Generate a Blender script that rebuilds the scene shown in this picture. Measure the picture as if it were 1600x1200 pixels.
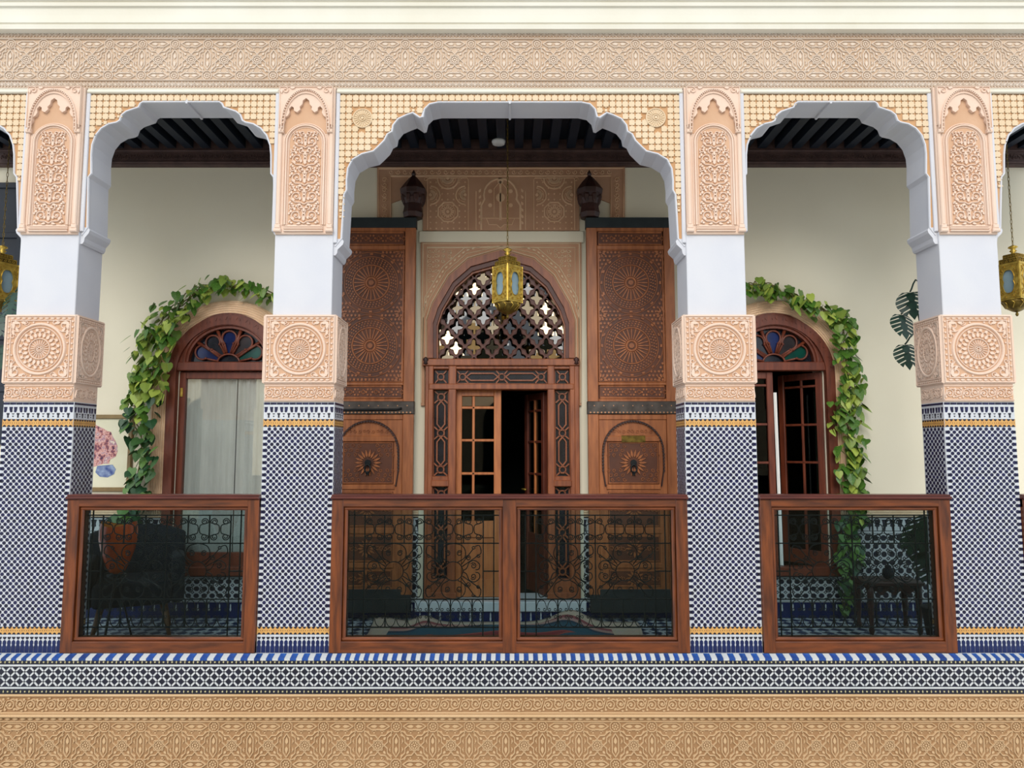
import bpy, math, random
from math import sin, cos, pi, atan, tan, sqrt, radians
from mathutils import Vector, Matrix

random.seed(7)
SC = bpy.context.scene
COL = SC.collection
for o in list(bpy.data.objects):
    bpy.data.objects.remove(o)

# ------------------------------------------------------------------ camera, sky, exposure
F = 1120.0                      # focal length in pixels of the 1600x1200 frame
TH = atan(100.0 / 1120.0)       # camera pitch (up)
D = 4.57                        # distance from the camera to the pillar fronts
EZ = 1.26                       # eye height above the ledge
cam_d = bpy.data.cameras.new('camera')
cam_d.sensor_width = 36.0
cam_d.lens = F / 1600.0 * 36.0
cam_d.clip_start = 0.05
cam = bpy.data.objects.new('camera', cam_d)
COL.objects.link(cam)
cam.location = (0, -D, EZ)
cam.rotation_euler = (pi / 2 + TH, 0, 0)
SC.camera = cam

world = bpy.data.worlds.new('sky')
SC.world = world
world.use_nodes = True
wn = world.node_tree.nodes
bg = wn['Background']
bg.inputs['Color'].default_value = (0.86, 0.93, 1.0, 1)
bg.inputs['Strength'].default_value = 1.15

sun_d = bpy.data.lights.new('daylight', 'SUN')
sun_d.energy = 1.85
sun_d.angle = radians(40)
sun_d.color = (1.0, 0.965, 0.91)
sun = bpy.data.objects.new('daylight', sun_d)
COL.objects.link(sun)
sun.rotation_euler = (radians(59), 0, radians(-6))

SC.view_settings.view_transform = 'Standard'
SC.view_settings.look = 'None'
SC.view_settings.gamma = 1.0
SC.view_settings.use_curve_mapping = False
SC.view_settings.exposure = 0.2


def P(px, py, Y=0.0):
    """where the sight line of a photo pixel meets the upright plane at depth Y: (x, z)"""
    a = (px - 800.0) / F
    b = (600.0 - py) / F
    fy = cos(TH) - b * sin(TH)
    fz = sin(TH) + b * cos(TH)
    t = (Y + D) / fy
    return a * t, EZ + fz * t


def ZZ(py, Y=0.0):
    return P(800, py, Y)[1]


def XX(px, Y=0.0, py=700):
    return P(px, py, Y)[0]


# ------------------------------------------------------------------ materials
def lin(c):
    r = []
    for v in c:
        v = v / 255.0
        r.append(v / 12.92 if v <= 0.04045 else ((v + 0.055) / 1.055) ** 2.4)
    return tuple(r) + (1.0,)


MATS = {}


def mat(name, c1, c2=None, rough=0.7, scale=6.0, stretch=(1, 1, 1), bump=0.0, bscale=60.0, metal=0.0,
        rnd=0.0, spec=0.5, detail=4.0):
    m = bpy.data.materials.new(name)
    m.use_nodes = True
    nt = m.node_tree
    N, L = nt.nodes, nt.links
    b = N['Principled BSDF']
    b.inputs['Roughness'].default_value = rough
    b.inputs['Metallic'].default_value = metal
    b.inputs['Specular IOR Level'].default_value = spec
    tc = N.new('ShaderNodeTexCoord')
    mp = N.new('ShaderNodeMapping')
    mp.inputs['Scale'].default_value = stretch
    L.new(tc.outputs['Object'], mp.inputs['Vector'])
    if c2 is None:
        c2 = tuple(v * 0.93 for v in c1)
    nz = N.new('ShaderNodeTexNoise')
    nz.inputs['Scale'].default_value = scale
    nz.inputs['Detail'].default_value = detail
    L.new(mp.outputs['Vector'], nz.inputs['Vector'])
    rp = N.new('ShaderNodeValToRGB')
    rp.color_ramp.elements[0].position = 0.32
    rp.color_ramp.elements[1].position = 0.68
    rp.color_ramp.elements[0].color = lin(c2)
    rp.color_ramp.elements[1].color = lin(c1)
    L.new(nz.outputs['Fac'], rp.inputs['Fac'])
    out = rp.outputs['Color']
    if rnd > 0:
        oi = N.new('ShaderNodeObjectInfo')
        hs = N.new('ShaderNodeHueSaturation')
        ma = N.new('ShaderNodeMapRange')
        ma.inputs['To Min'].default_value = 1.0 - rnd
        ma.inputs['To Max'].default_value = 1.0 + rnd
        L.new(oi.outputs['Random'], ma.inputs['Value'])
        L.new(ma.outputs['Result'], hs.inputs['Value'])
        L.new(out, hs.inputs['Color'])
        out = hs.outputs['Color']
    L.new(out, b.inputs['Base Color'])
    if bump > 0:
        n2 = N.new('ShaderNodeTexNoise')
        n2.inputs['Scale'].default_value = bscale
        n2.inputs['Detail'].default_value = 5.0
        L.new(mp.outputs['Vector'], n2.inputs['Vector'])
        bp = N.new('ShaderNodeBump')
        bp.inputs['Strength'].default_value = bump
        bp.inputs['Distance'].default_value = 0.01
        L.new(n2.outputs['Fac'], bp.inputs['Height'])
        L.new(bp.outputs['Normal'], b.inputs['Normal'])
    MATS[name] = m
    return m


mat('cream_paint', (223, 219, 206), (216, 210, 193), rough=0.8, scale=2, bump=.05)
mat('white_paint', (204, 204, 208), (197, 198, 205), rough=0.75, scale=3, bump=.04)
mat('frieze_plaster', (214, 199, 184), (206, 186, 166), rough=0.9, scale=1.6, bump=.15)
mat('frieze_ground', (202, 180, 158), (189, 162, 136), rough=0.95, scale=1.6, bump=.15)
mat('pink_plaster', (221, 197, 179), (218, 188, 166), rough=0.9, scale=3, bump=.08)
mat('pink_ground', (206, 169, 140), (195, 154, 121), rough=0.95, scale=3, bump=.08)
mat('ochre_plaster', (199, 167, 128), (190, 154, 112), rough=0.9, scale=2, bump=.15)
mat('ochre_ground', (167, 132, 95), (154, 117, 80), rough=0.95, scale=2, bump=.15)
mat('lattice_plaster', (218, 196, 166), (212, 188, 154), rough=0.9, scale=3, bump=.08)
mat('lattice_ground', (199, 158, 117), (186, 140, 97), rough=0.95, scale=5, bump=.08)  # orange-brown pigment with the shade of the recesses mixed into the colour
mat('wall_paint', (234, 226, 203), (228, 219, 195), rough=0.85, scale=1.2, bump=.03)
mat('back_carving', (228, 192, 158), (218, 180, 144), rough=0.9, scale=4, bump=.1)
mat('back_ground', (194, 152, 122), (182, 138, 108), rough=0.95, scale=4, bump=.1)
mat('surround_plaster', (244, 212, 178), (234, 198, 160), rough=0.95, scale=14, bump=.5, bscale=120)
mat('white_tile', (201, 201, 201), (186, 190, 192), rough=0.35, scale=30)
mat('grout_tile', (199, 201, 206), (186, 190, 195), rough=0.4, scale=40)
mat('navy_tile', (27, 30, 74), (14, 16, 42), rough=0.28, scale=34, detail=1.0)
mat('black_tile', (28, 30, 50), (20, 22, 34), rough=0.3, scale=40)
mat('blue_tile', (35, 86, 158), (22, 61, 128), rough=0.28, scale=20, rnd=.25)
mat('skirt_tile', (13, 35, 87), (7, 24, 69), rough=0.25, scale=20)
mat('yellow_tile', (206, 160, 91), (192, 140, 78), rough=0.4, scale=30)
mat('bead_tile', (192, 182, 140), (175, 166, 121), rough=0.4, scale=30)
mat('brown_tile', (96, 60, 36), None, rough=0.4)
mat('rail_wood', (118, 59, 23), (70, 32, 14), rough=0.38, scale=5, stretch=(1, 8, 8), bump=.06, bscale=30)
mat('rail_wood_upright', (118, 59, 23), (70, 32, 14), rough=0.38, scale=5, stretch=(8, 8, 1), bump=.06, bscale=30)
mat('cap_wood', (92, 40, 30), (70, 28, 22), rough=0.3, scale=5, stretch=(1, 8, 8))
mat('door_wood', (168, 101, 57), (134, 76, 41), rough=0.42, scale=6, stretch=(6, 6, .8), bump=.06, bscale=30)
mat('door_ground', (98, 52, 28), (78, 40, 22), rough=0.5, scale=6, bump=.06)
mat('portal_wood', (152, 86, 49), (116, 60, 34), rough=0.42, scale=6, stretch=(6, 6, .8), bump=.05)
mat('lattice_wood', (96, 46, 30), (72, 32, 22), rough=0.45, scale=9)
mat('honey_wood', (186, 114, 64), (158, 90, 48), rough=0.42, scale=6, stretch=(6, 6, .8))
mat('window_wood', (118, 56, 34), (90, 40, 24), rough=0.42, scale=6, stretch=(6, 6, .8), bump=.05)
mat('bracket_wood', (62, 32, 26), (42, 22, 18), rough=0.5, scale=12)
mat('ceiling_wood', (24, 34, 48), (14, 22, 34), rough=0.6, scale=4)
mat('plate_wood', (86, 62, 56), (66, 46, 42), rough=0.7, scale=10, bump=.3, bscale=40)
mat('iron', (26, 30, 32), (16, 19, 21), rough=0.45, scale=30, metal=.4)
mat('strap_metal', (92, 84, 78), (62, 56, 52), rough=0.5, scale=12, metal=.5)
mat('kick_metal', (44, 52, 54), (32, 40, 42), rough=0.55, scale=8, metal=.3)
mat('copper_nail', (190, 140, 104), None, rough=0.4, metal=.6)
mat('brass', (206, 176, 84), (160, 128, 48), rough=0.34, scale=26, metal=.75)
mat('brass_dark', (134, 112, 48), (84, 66, 26), rough=0.42, scale=26, metal=.7)
mat('lantern_glass', (136, 160, 170), (118, 142, 154), rough=0.3, scale=3)
mat('curtain', (244, 243, 240), (226, 225, 222), rough=0.95, scale=3, stretch=(4, 1, 1))
mat('velvet', (14, 26, 36), (8, 16, 24), rough=0.9, scale=14)
mat('leg_wood', (112, 78, 50), (90, 58, 36), rough=0.5)
mat('glaze', (196, 84, 30), (150, 52, 20), rough=0.2, scale=7)
mat('glaze_inside', (214, 140, 58), None, rough=0.3)
mat('stem', (120, 112, 56), (92, 92, 44), rough=0.7)
mat('frame_wood', (142, 118, 74), (112, 90, 54), rough=0.45, scale=9)
mat('paper', (226, 222, 196), (218, 214, 186), rough=0.9)
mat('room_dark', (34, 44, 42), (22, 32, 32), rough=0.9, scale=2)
mat('marble', (206, 210, 212), (190, 196, 200), rough=0.35, scale=6)
mat('white_plastic', (220, 220, 216), None, rough=0.4)
mat('courtyard_paint', (226, 206, 168), (214, 190, 150), rough=0.9)
mat('monstera_leaf', (22, 62, 44), (14, 44, 34), rough=0.4, scale=6)


def leaf_mat(name, dark, mid, light):
    m = mat(name, mid, dark, rough=.45, scale=9)
    nt = m.node_tree
    N, L = nt.nodes, nt.links
    b = N['Principled BSDF']
    src = b.inputs['Base Color'].links[0].from_socket
    oi = N.new('ShaderNodeObjectInfo')
    mx = N.new('ShaderNodeMix')
    mx.data_type = 'RGBA'
    mr = N.new('ShaderNodeMapRange')
    mr.inputs['From Min'].default_value = .35
    L.new(oi.outputs['Random'], mr.inputs['Value'])
    L.new(mr.outputs['Result'], mx.inputs['Factor'])
    L.new(src, mx.inputs['A'])
    mx.inputs['B'].default_value = lin(light)
    L.new(mx.outputs['Result'], b.inputs['Base Color'])
    return m


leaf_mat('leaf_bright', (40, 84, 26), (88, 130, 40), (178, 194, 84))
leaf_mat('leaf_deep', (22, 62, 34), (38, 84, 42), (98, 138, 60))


def glass_mat(name, tint, fac, rough=0.02, gl=(1, 1, 1), ior=1.45):
    """thin sheet of glass: tinted see-through with a mirror share"""
    m = bpy.data.materials.new(name)
    m.use_nodes = True
    nt = m.node_tree
    N, L = nt.nodes, nt.links
    N.remove(N['Principled BSDF'])
    t = N.new('ShaderNodeBsdfTransparent')
    t.inputs['Color'].default_value = tint + (1,)
    g = N.new('ShaderNodeBsdfGlossy')
    g.inputs['Roughness'].default_value = rough
    g.inputs['Color'].default_value = gl + (1,)
    fr = N.new('ShaderNodeFresnel')
    fr.inputs['IOR'].default_value = ior
    ad = N.new('ShaderNodeMath')
    ad.operation = 'ADD'
    ad.use_clamp = True
    ad.inputs[1].default_value = fac
    L.new(fr.outputs['Fac'], ad.inputs[0])
    mx = N.new('ShaderNodeMixShader')
    L.new(ad.outputs['Value'], mx.inputs['Fac'])
    L.new(t.outputs['BSDF'], mx.inputs[1])
    L.new(g.outputs['BSDF'], mx.inputs[2])
    L.new(mx.outputs['Shader'], N['Material Output'].inputs['Surface'])
    MATS[name] = m


glass_mat('rail_glass', (.66, .75, .77), .0, ior=1.18)
glass_mat('window_glass', (.90, .92, .91), .10)
glass_mat('door_glass', (.35, .42, .40), .0, ior=1.25)
glass_mat('lattice_warm_reflection', (.05, .07, .09), .34, gl=(1.0, .76, .48))  # cream tone of the reflected house front is put into the gloss colour
glass_mat('lattice_dark_reflection', (.05, .07, .09), .03)  # same pane, its darker reflection set by a low mirror share
mat('blue_glass', (18, 38, 92), (10, 22, 62), rough=.12, scale=9)
mat('green_glass', (9, 70, 58), (6, 44, 42), rough=.12, scale=9)
mat('smoke_glass', (58, 50, 50), (34, 32, 36), rough=.12, scale=9)
mat('dusk_glass', (34, 36, 46), (20, 22, 30), rough=.12, scale=9)
glass_mat('amber_glass', (.60, .36, .10), .10)


# ------------------------------------------------------------------ mesh building
class MB:
    def __init__(self):
        self.v = []
        self.f = []

    def add(self, vs, fs):
        n = len(self.v)
        self.v.extend(vs)
        self.f.extend([tuple(i + n for i in f) for f in fs])
        return self

    def box(self, x0, x1, y0, y1, z0, z1):
        self.add([(x0, y0, z0), (x1, y0, z0), (x1, y1, z0), (x0, y1, z0),
                  (x0, y0, z1), (x1, y0, z1), (x1, y1, z1), (x0, y1, z1)],
                 [(0, 1, 5, 4), (1, 2, 6, 5), (2, 3, 7, 6), (3, 0, 4, 7), (4, 5, 6, 7), (3, 2, 1, 0)])
        return self

    def bbox(self, x0, x1, y0, y1, z0, z1, b=.004):
        """box whose front edges are chamfered"""
        self.add([(x0, y0 + b, z0), (x1, y0 + b, z0), (x1, y0 + b, z1), (x0, y0 + b, z1),
                  (x0 + b, y0, z0 + b), (x1 - b, y0, z0 + b), (x1 - b, y0, z1 - b), (x0 + b, y0, z1 - b),
                  (x0, y1, z0), (x1, y1, z0), (x1, y1, z1), (x0, y1, z1)],
                 [(4, 5, 6, 7), (0, 1, 5, 4), (1, 2, 6, 5), (2, 3, 7, 6), (3, 0, 4, 7),
                  (8, 9, 1, 0), (9, 10, 2, 1), (10, 11, 3, 2), (11, 8, 0, 3), (11, 10, 9, 8)])
        return self

    def prism(self, pts, y0, y1, back=True):
        """polygon in (x,z), counter-clockwise seen from the front, from y0 (front) to y1"""
        a = 0
        n = len(pts)
        for i in range(n):
            x, z = pts[i]
            X, Z = pts[(i + 1) % n]
            a += x * Z - X * z
        if a < 0:
            pts = pts[::-1]
        vs = [(x, y0, z) for x, z in pts] + [(x, y1, z) for x, z in pts]
        fs = [tuple(range(n))]
        for i in range(n):
            j = (i + 1) % n
            fs.append((i, i + n, j + n, j))
        if back:
            fs.append(tuple(range(2 * n - 1, n - 1, -1)))
        return self.add(vs, fs)

    def poly(self, pts, y, h):
        """low raised piece on the surface y"""
        return self.prism(pts, y - h, y, back=False)

    def dot(self, cx, cz, r, y, h, n=8, ph=0.0):
        return self.poly([(cx + r * cos(ph + 2 * pi * i / n), cz + r * sin(ph + 2 * pi * i / n)) for i in range(n)], y, h)

    def leafp(self, cx, cz, l, w, a, y, h):
        """pointed leaf with its root at (cx,cz), pointing along angle a"""
        q = [(0, 0), (.3, -.5), (.6, -.42), (1, 0), (.6, .42), (.3, .5)]
        return self.poly([(cx + l * u * cos(a) - w * t * sin(a), cz + l * u * sin(a) + w * t * cos(a)) for u, t in q], y, h)

    def strip(self, pts, w, y, h, closed=False, top=.5):
        n = len(pts)
        vs = []
        for i in range(n):
            if closed:
                p, q = pts[i - 1], pts[(i + 1) % n]
            else:
                p, q = pts[max(i - 1, 0)], pts[min(i + 1, n - 1)]
            dx, dz = q[0] - p[0], q[1] - p[1]
            l = sqrt(dx * dx + dz * dz) or 1
            nx, nz = -dz / l, dx / l
            if closed or 0 < i < n - 1:
                d1 = (pts[i][0] - pts[i - 1][0], pts[i][1] - pts[i - 1][1])
                l1 = sqrt(d1[0] ** 2 + d1[1] ** 2) or 1
                c = max(.5, (d1[0] * dx + d1[1] * dz) / (l1 * l))
                k = 1 / c
            else:
                k = 1
            x, z = pts[i]
            e = w / 2 * k
            vs += [(x + nx * e, y, z + nz * e), (x + nx * e * top, y - h, z + nz * e * top),
                   (x - nx * e * top, y - h, z - nz * e * top), (x - nx * e, y, z - nz * e)]
        fs = []
        for i in range(n if closed else n - 1):
            a, b = 4 * i, 4 * ((i + 1) % n)
            for k in range(3):
                fs.append((a + k, a + k + 1, b + k + 1, b + k))
        if not closed:
            fs += [(3, 2, 1, 0), (4 * n - 4, 4 * n - 3, 4 * n - 2, 4 * n - 1)]
        return self.add(vs, fs)

    def ring(self, cx, cz, r, w, y, h, n=32, a0=0, a1=2 * pi, sx=1):
        full = abs(a1 - a0 - 2 * pi) < 1e-6
        m = n if full else n + 1
        pts = [(cx + sx * r * cos(a0 + (a1 - a0) * i / n), cz + r * sin(a0 + (a1 - a0) * i / n)) for i in range(m)]
        return self.strip(pts, w, y, h, closed=full)

    def loft(self, A, B, y0, y1, closed=False):
        """flat band between two outlines of equal length, front at y0, sides back to y1"""
        n = len(A)
        vs = [(x, y0, z) for x, z in A] + [(x, y0, z) for x, z in B] + [(x, y1, z) for x, z in A] + [(x, y1, z) for x, z in B]
        fs = []
        for i in range(n if closed else n - 1):
            j = (i + 1) % n
            fs += [(i, j, n + j, n + i), (i, 2 * n + i, 2 * n + j, j), (n + i, n + j, 3 * n + j, 3 * n + i)]
        return self.add(vs, fs)

    def lathe(self, prof, cx, cy, n=16, ph=0.0, caps=True):
        """profile [(r,z)...] turned about the upright through (cx,cy)"""
        vs = []
        for r, z in prof:
            for i in range(n):
                a = ph + 2 * pi * i / n
                vs.append((cx + r * cos(a), cy + r * sin(a), z))
        fs = []
        for k in range(len(prof) - 1):
            for i in range(n):
                j = (i + 1) % n
                fs.append((k * n + i, k * n + j, (k + 1) * n + j, (k + 1) * n + i))
        if caps:
            fs.append(tuple(range(n - 1, -1, -1)))
            k = len(prof) - 1
            fs.append(tuple(k * n + i for i in range(n)))
        return self.add(vs, fs)

    def tube(self, pts, r, n=6, closed=False, rr=None):
        m = len(pts)
        pts = [Vector(p) for p in pts]
        vs = []
        for i in range(m):
            a = pts[i - 1] if (closed or i > 0) else pts[0]
            b = pts[(i + 1) % m] if (closed or i < m - 1) else pts[-1]
            t = (b - a).normalized()
            up = Vector((0, 1, 0)) if abs(t.y) < .8 else Vector((1, 0, 0))
            u = t.cross(up).normalized()
            w = t.cross(u)
            q = rr[i] if rr else r
            for k in range(n):
                g = 2 * pi * (k + .5) / n
                p = pts[i] + u * q * cos(g) + w * q * sin(g)
                vs.append(tuple(p))
        fs = []
        for i in range(m if closed else m - 1):
            j = (i + 1) % m
            for k in range(n):
                l = (k + 1) % n
                fs.append((i * n + k, i * n + l, j * n + l, j * n + k))
        if not closed:
            fs.append(tuple(range(n - 1, -1, -1)))
            fs.append(tuple((m - 1) * n + k for k in range(n)))
        return self.add(vs, fs)

    def mesh(self, name, material, smooth=False):
        me = bpy.data.meshes.new(name)
        me.from_pydata(self.v, [], self.f)
        me.update()
        import bmesh
        bm = bmesh.new()
        bm.from_mesh(me)
        bmesh.ops.recalc_face_normals(bm, faces=bm.faces)
        bm.to_mesh(me)
        bm.free()
        if smooth:
            for p in me.polygons:
                p.use_smooth = True
        me.materials.append(MATS[material])
        return me

    def build(self, name, material, parent=None, smooth=False, kind=None):
        me = self.mesh(name, material, smooth)
        return put(name, me, parent, kind=kind)


def put(name, me, parent=None, loc=None, rot=None, scale=None, kind=None):
    o = bpy.data.objects.new(name, me)
    COL.objects.link(o)
    if loc:
        o.location = loc
    if rot:
        o.rotation_euler = rot
    if scale:
        o.scale = scale
    if parent is not None:
        o.parent = parent
        # every object's own location is written in world space: take the parent's off again
        o.matrix_parent_inverse = Matrix.Translation(-parent.location)
    if kind:
        o['kind'] = kind
    return o


def empty(name, loc=(0, 0, 0)):
    o = bpy.data.objects.new(name, None)
    o.empty_display_size = .1
    COL.objects.link(o)
    o.location = loc
    return o


def tag(o, label, cat, group=None):
    o['label'] = label
    o['category'] = cat
    if group:
        o['group'] = group
    return o


def struct(o, label=None):
    o['kind'] = 'structure'
    if label:
        o['label'] = label
    return o


def copy_tree(o, parent=None):
    c = o.copy()
    COL.objects.link(c)
    if parent is not None:
        c.parent = parent
        c.matrix_parent_inverse = o.matrix_parent_inverse.copy()
    for ch in list(o.children):
        copy_tree(ch, c)
    return c


def spiral(cx, cz, r0, r1, a0, turns, n=14):
    return [(cx + (r0 + (r1 - r0) * i / n) * cos(a0 + 2 * pi * turns * i / n),
             cz + (r0 + (r1 - r0) * i / n) * sin(a0 + 2 * pi * turns * i / n)) for i in range(n + 1)]


def inside(pt, poly):
    x, z = pt
    c = False
    n = len(poly)
    for i in range(n):
        x1, z1 = poly[i]
        x2, z2 = poly[(i + 1) % n]
        if (z1 > z) != (z2 > z) and x < (x2 - x1) * (z - z1) / (z2 - z1) + x1:
            c = not c
    return c


def pdist(pt, line):
    best = 9
    for i in range(len(line) - 1):
        x1, z1 = line[i]
        x2, z2 = line[i + 1]
        dx, dz = x2 - x1, z2 - z1
        t = max(0, min(1, ((pt[0] - x1) * dx + (pt[1] - z1) * dz) / (dx * dx + dz * dz + 1e-12)))
        best = min(best, sqrt((pt[0] - x1 - t * dx) ** 2 + (pt[1] - z1 - t * dz) ** 2))
    return best


def smooth_line(pts, k=3):
    """Catmull-Rom through the points"""
    out = []
    n = len(pts)
    for i in range(n - 1):
        p0 = pts[max(i - 1, 0)]
        p1, p2 = pts[i], pts[i + 1]
        p3 = pts[min(i + 2, n - 1)]
        for j in range(k):
            t = j / k
            out.append(tuple(.5 * (2 * p1[d] + (p2[d] - p0[d]) * t + (2 * p0[d] - 5 * p1[d] + 4 * p2[d] - p3[d]) * t * t
                                   + (3 * p1[d] - p0[d] - 3 * p2[d] + p3[d]) * t ** 3) for d in range(len(p1))))
    out.append(pts[-1])
    return out

# ================================================================== THE SETTING
FLOOR = -0.15
YB = 1.56                                   # front of the gallery's back wall
PIL = [XX(58.6), XX(466.5), XX(1126), XX(1531.5)]          # pillar axes
PW = 0.451                                  # tiled shaft width
XL, XR = -4.6, 4.6
CEIL = ZZ(236, YB)

# ------------------------------------------------------------------ front wall with its arches
front = struct(empty('wall_front', (0, 0, 0)), 'carved plaster arcade wall of the courtyard gallery')
z_fr = ZZ(146)                              # top of the spandrels
z_top = ZZ(44)
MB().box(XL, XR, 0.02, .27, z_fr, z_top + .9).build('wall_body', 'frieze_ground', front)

# cornice: run of mouldings along the top
def run_x(prof, x0, x1):
    m = MB()
    n = len(prof)
    m.add([(x0, y, z) for y, z in prof] + [(x1, y, z) for y, z in prof],
          [(i, i + 1, n + i + 1, n + i) for i in range(n - 1)] + [tuple(range(n)), tuple(range(2 * n - 1, n - 1, -1))])
    return m

zc = lambda py: ZZ(py, -.05)
run_x([(.02, zc(44)), (-.03, zc(42.5)), (-.036, zc(36)), (-.026, zc(34.5)), (-.036, zc(33)), (-.040, zc(22)), (-.046, zc(12)),
       (-.060, zc(10.5)), (-.064, zc(5.5)), (-.052, zc(4.5)), (-.07, zc(2)), (-.10, zc(-8)), (-.10, zc(-30)), (.02, zc(-30))], XL, XR).build('cornice', 'cream_paint', front)

# the geometric star-and-cartouche unit, drawn in a 2x2 square, used above and below
def star_unit(per, y, h):
    m = MB()
    s = per / 2
    def S(pts, w=.05, hh=1.0, closed=False):
        m.strip([(x * s, z * s) for x, z in pts], w * s * 1.25, y, h * hh, closed)
    def flower(cx, cz, r=.15):
        for k in range(8):
            a = 2 * pi * (k + .5) / 8
            m.dot((cx + r * cos(a)) * s, (cz + r * sin(a)) * s, .052 * s, y, h * .8, 5)
        m.dot(cx * s, cz * s, .06 * s, y, h * .8, 6)
    flower(0, 0)
    for cz in (-1, 1):
        flower(1, cz)
        S([(-.62, cz), (-.36, cz + .17), (.36, cz + .17), (.62, cz), (.36, cz - .17), (-.36, cz - .17)], .06, 1, True)
        m.leafp(.05 * s, cz * s, .4 * s, .17 * s, 0, y, h * .7)
        m.leafp(-.05 * s, cz * s, .4 * s, .17 * s, pi, y, h * .7)
        q = [(1 + .30 * cos(a), cz + .30 * sin(a)) for a in [2 * pi * (i + .5) / 8 for i in range(8)]]
        S(q, .05, 1, True)
    S([(1, -.62), (1.17, -.36), (1.17, .36), (1, .62), (.83, .36), (.83, -.36)], .06, 1, True)
    m.leafp(1 * s, .05 * s, .4 * s, .17 * s, pi / 2, y, h * .7)
    m.leafp(1 * s, -.05 * s, .4 * s, .17 * s, -pi / 2, y, h * .7)
    # star ring of two squares and the straps that tie it to the cartouches
    for k in (0, 1):
        S([(.34 * cos(pi / 4 * k + pi / 2 * i), .34 * sin(pi / 4 * k + pi / 2 * i)) for i in range(4)], .05, 1, True)
    for sx in (-1, 1):
        for sz in (-1, 1):
            S([(sx * .34, 0), (sx * .52, sz * .16), (sx * .52, sz * .40), (sx * .70, sz * .58), (sx * .78, sz * .80)], .055)
            S([(0, sz * .34), (sx * .16, sz * .52), (sx * .40, sz * .52), (sx * .58, sz * .70), (sx * .80, sz * .78)], .055)
            m.leafp(sx * .30 * s, sz * .30 * s, .20 * s, .13 * s, math.atan2(sz, sx), y, h * .8)
            m.leafp(sx * .60 * s, sz * .50 * s, .20 * s, .12 * s, math.atan2(sz * .4, sx), y, h * .7)
            m.leafp(sx * .50 * s, sz * .60 * s, .20 * s, .12 * s, math.atan2(sz, sx * .4), y, h * .7)
            m.dot(sx * .22 * s, sz * .66 * s, .05 * s, y, h * .6, 5)
            m.dot(sx * .66 * s, sz * .22 * s, .05 * s, y, h * .6, 5)
            S([(sx * .70, sz * .34), (sx * .62, sz * .22), (sx * .70, sz * .1)], .04, .8)
            S([(sx * .34, sz * .72), (sx * .22, sz * .80), (sx * .1, sz * .76)], .04, .8)
    return m

PER = 54 / 245.0
unit_me = star_unit(PER, 0.02, .0085).mesh('frieze_carving', 'frieze_plaster')
zm = (ZZ(60) + ZZ(123)) / 2
x = -16.5 * PER + XX(136)
k = 0
while x < 3.9:
    if x > -3.9:
        put('frieze_carving', unit_me, front, (x, 0, zm), kind='stuff')
    x += PER

def bead_band(zc_, hh, per, y, h):
    """one unit of the diamond-and-bead border"""
    m = MB()
    m.strip([(-per / 2, -hh * .5), (0, hh * .5), (per / 2, -hh * .5)], per * .16, y, h)
    m.strip([(-per / 2, hh * .5), (0, -hh * .5), (per / 2, hh * .5)], per * .16, y, h)
    m.dot(per / 2, 0, per * .16, y, h, 6)
    m.dot(0, 0, per * .13, y, h * 1.2, 4)
    return m

bper = 10.3 / 245
for py0, py1, nm in ((46, 57, 'a'), (125, 135.5, 'b')):
    zc0, hh = (ZZ(py0) + ZZ(py1)) / 2, (ZZ(py0) - ZZ(py1)) * .72
    m = MB()
    n = int(7.6 / bper)
    for i in range(n):
        b = bead_band(0, hh, bper, .02, .008)
        ox = -3.8 + i * bper
        m.add([(vx + ox, vy, vz + zc0) for vx, vy, vz in b.v], b.f)
    m.build('border_carving', 'frieze_plaster', front, kind='stuff')
for py in (45, 58.5, 123.8, 136.5):
    m = MB()
    m.bbox(XL, XR, .006, .03, ZZ(py + .8), ZZ(py - .8), .003)
    m.build('fillet', 'frieze_plaster', front)

# ---- arches
side_prof = [(0, 157.5), (60, 157.5), (64, 160), (67, 166), (76, 169), (86, 172.5), (93, 178), (96.5, 187), (101, 189.5), (113, 192),
             (125, 199), (134, 210), (139.5, 225), (141, 240), (141, 270), (145.5, 276), (147, 355), (155.5, 366)]
mid_prof = [(0, 158), (112, 158), (126, 161), (134, 169), (137, 181), (141, 182), (152, 174.5), (162, 178), (175, 184), (183, 194),
            (185, 204), (192, 208), (197, 218), (207, 228), (214, 234.5), (232, 239), (247, 248), (254, 262), (256, 280), (256, 296),
            (260, 303), (264, 372), (274, 384)]

def arch_line(cpx, prof):
    half = [(dx, py) for dx, py in prof]
    pts = [P(cpx - dx, py) for dx, py in half[::-1]] + [P(cpx + dx, py) for dx, py in half[1:]]
    return pts

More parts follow.
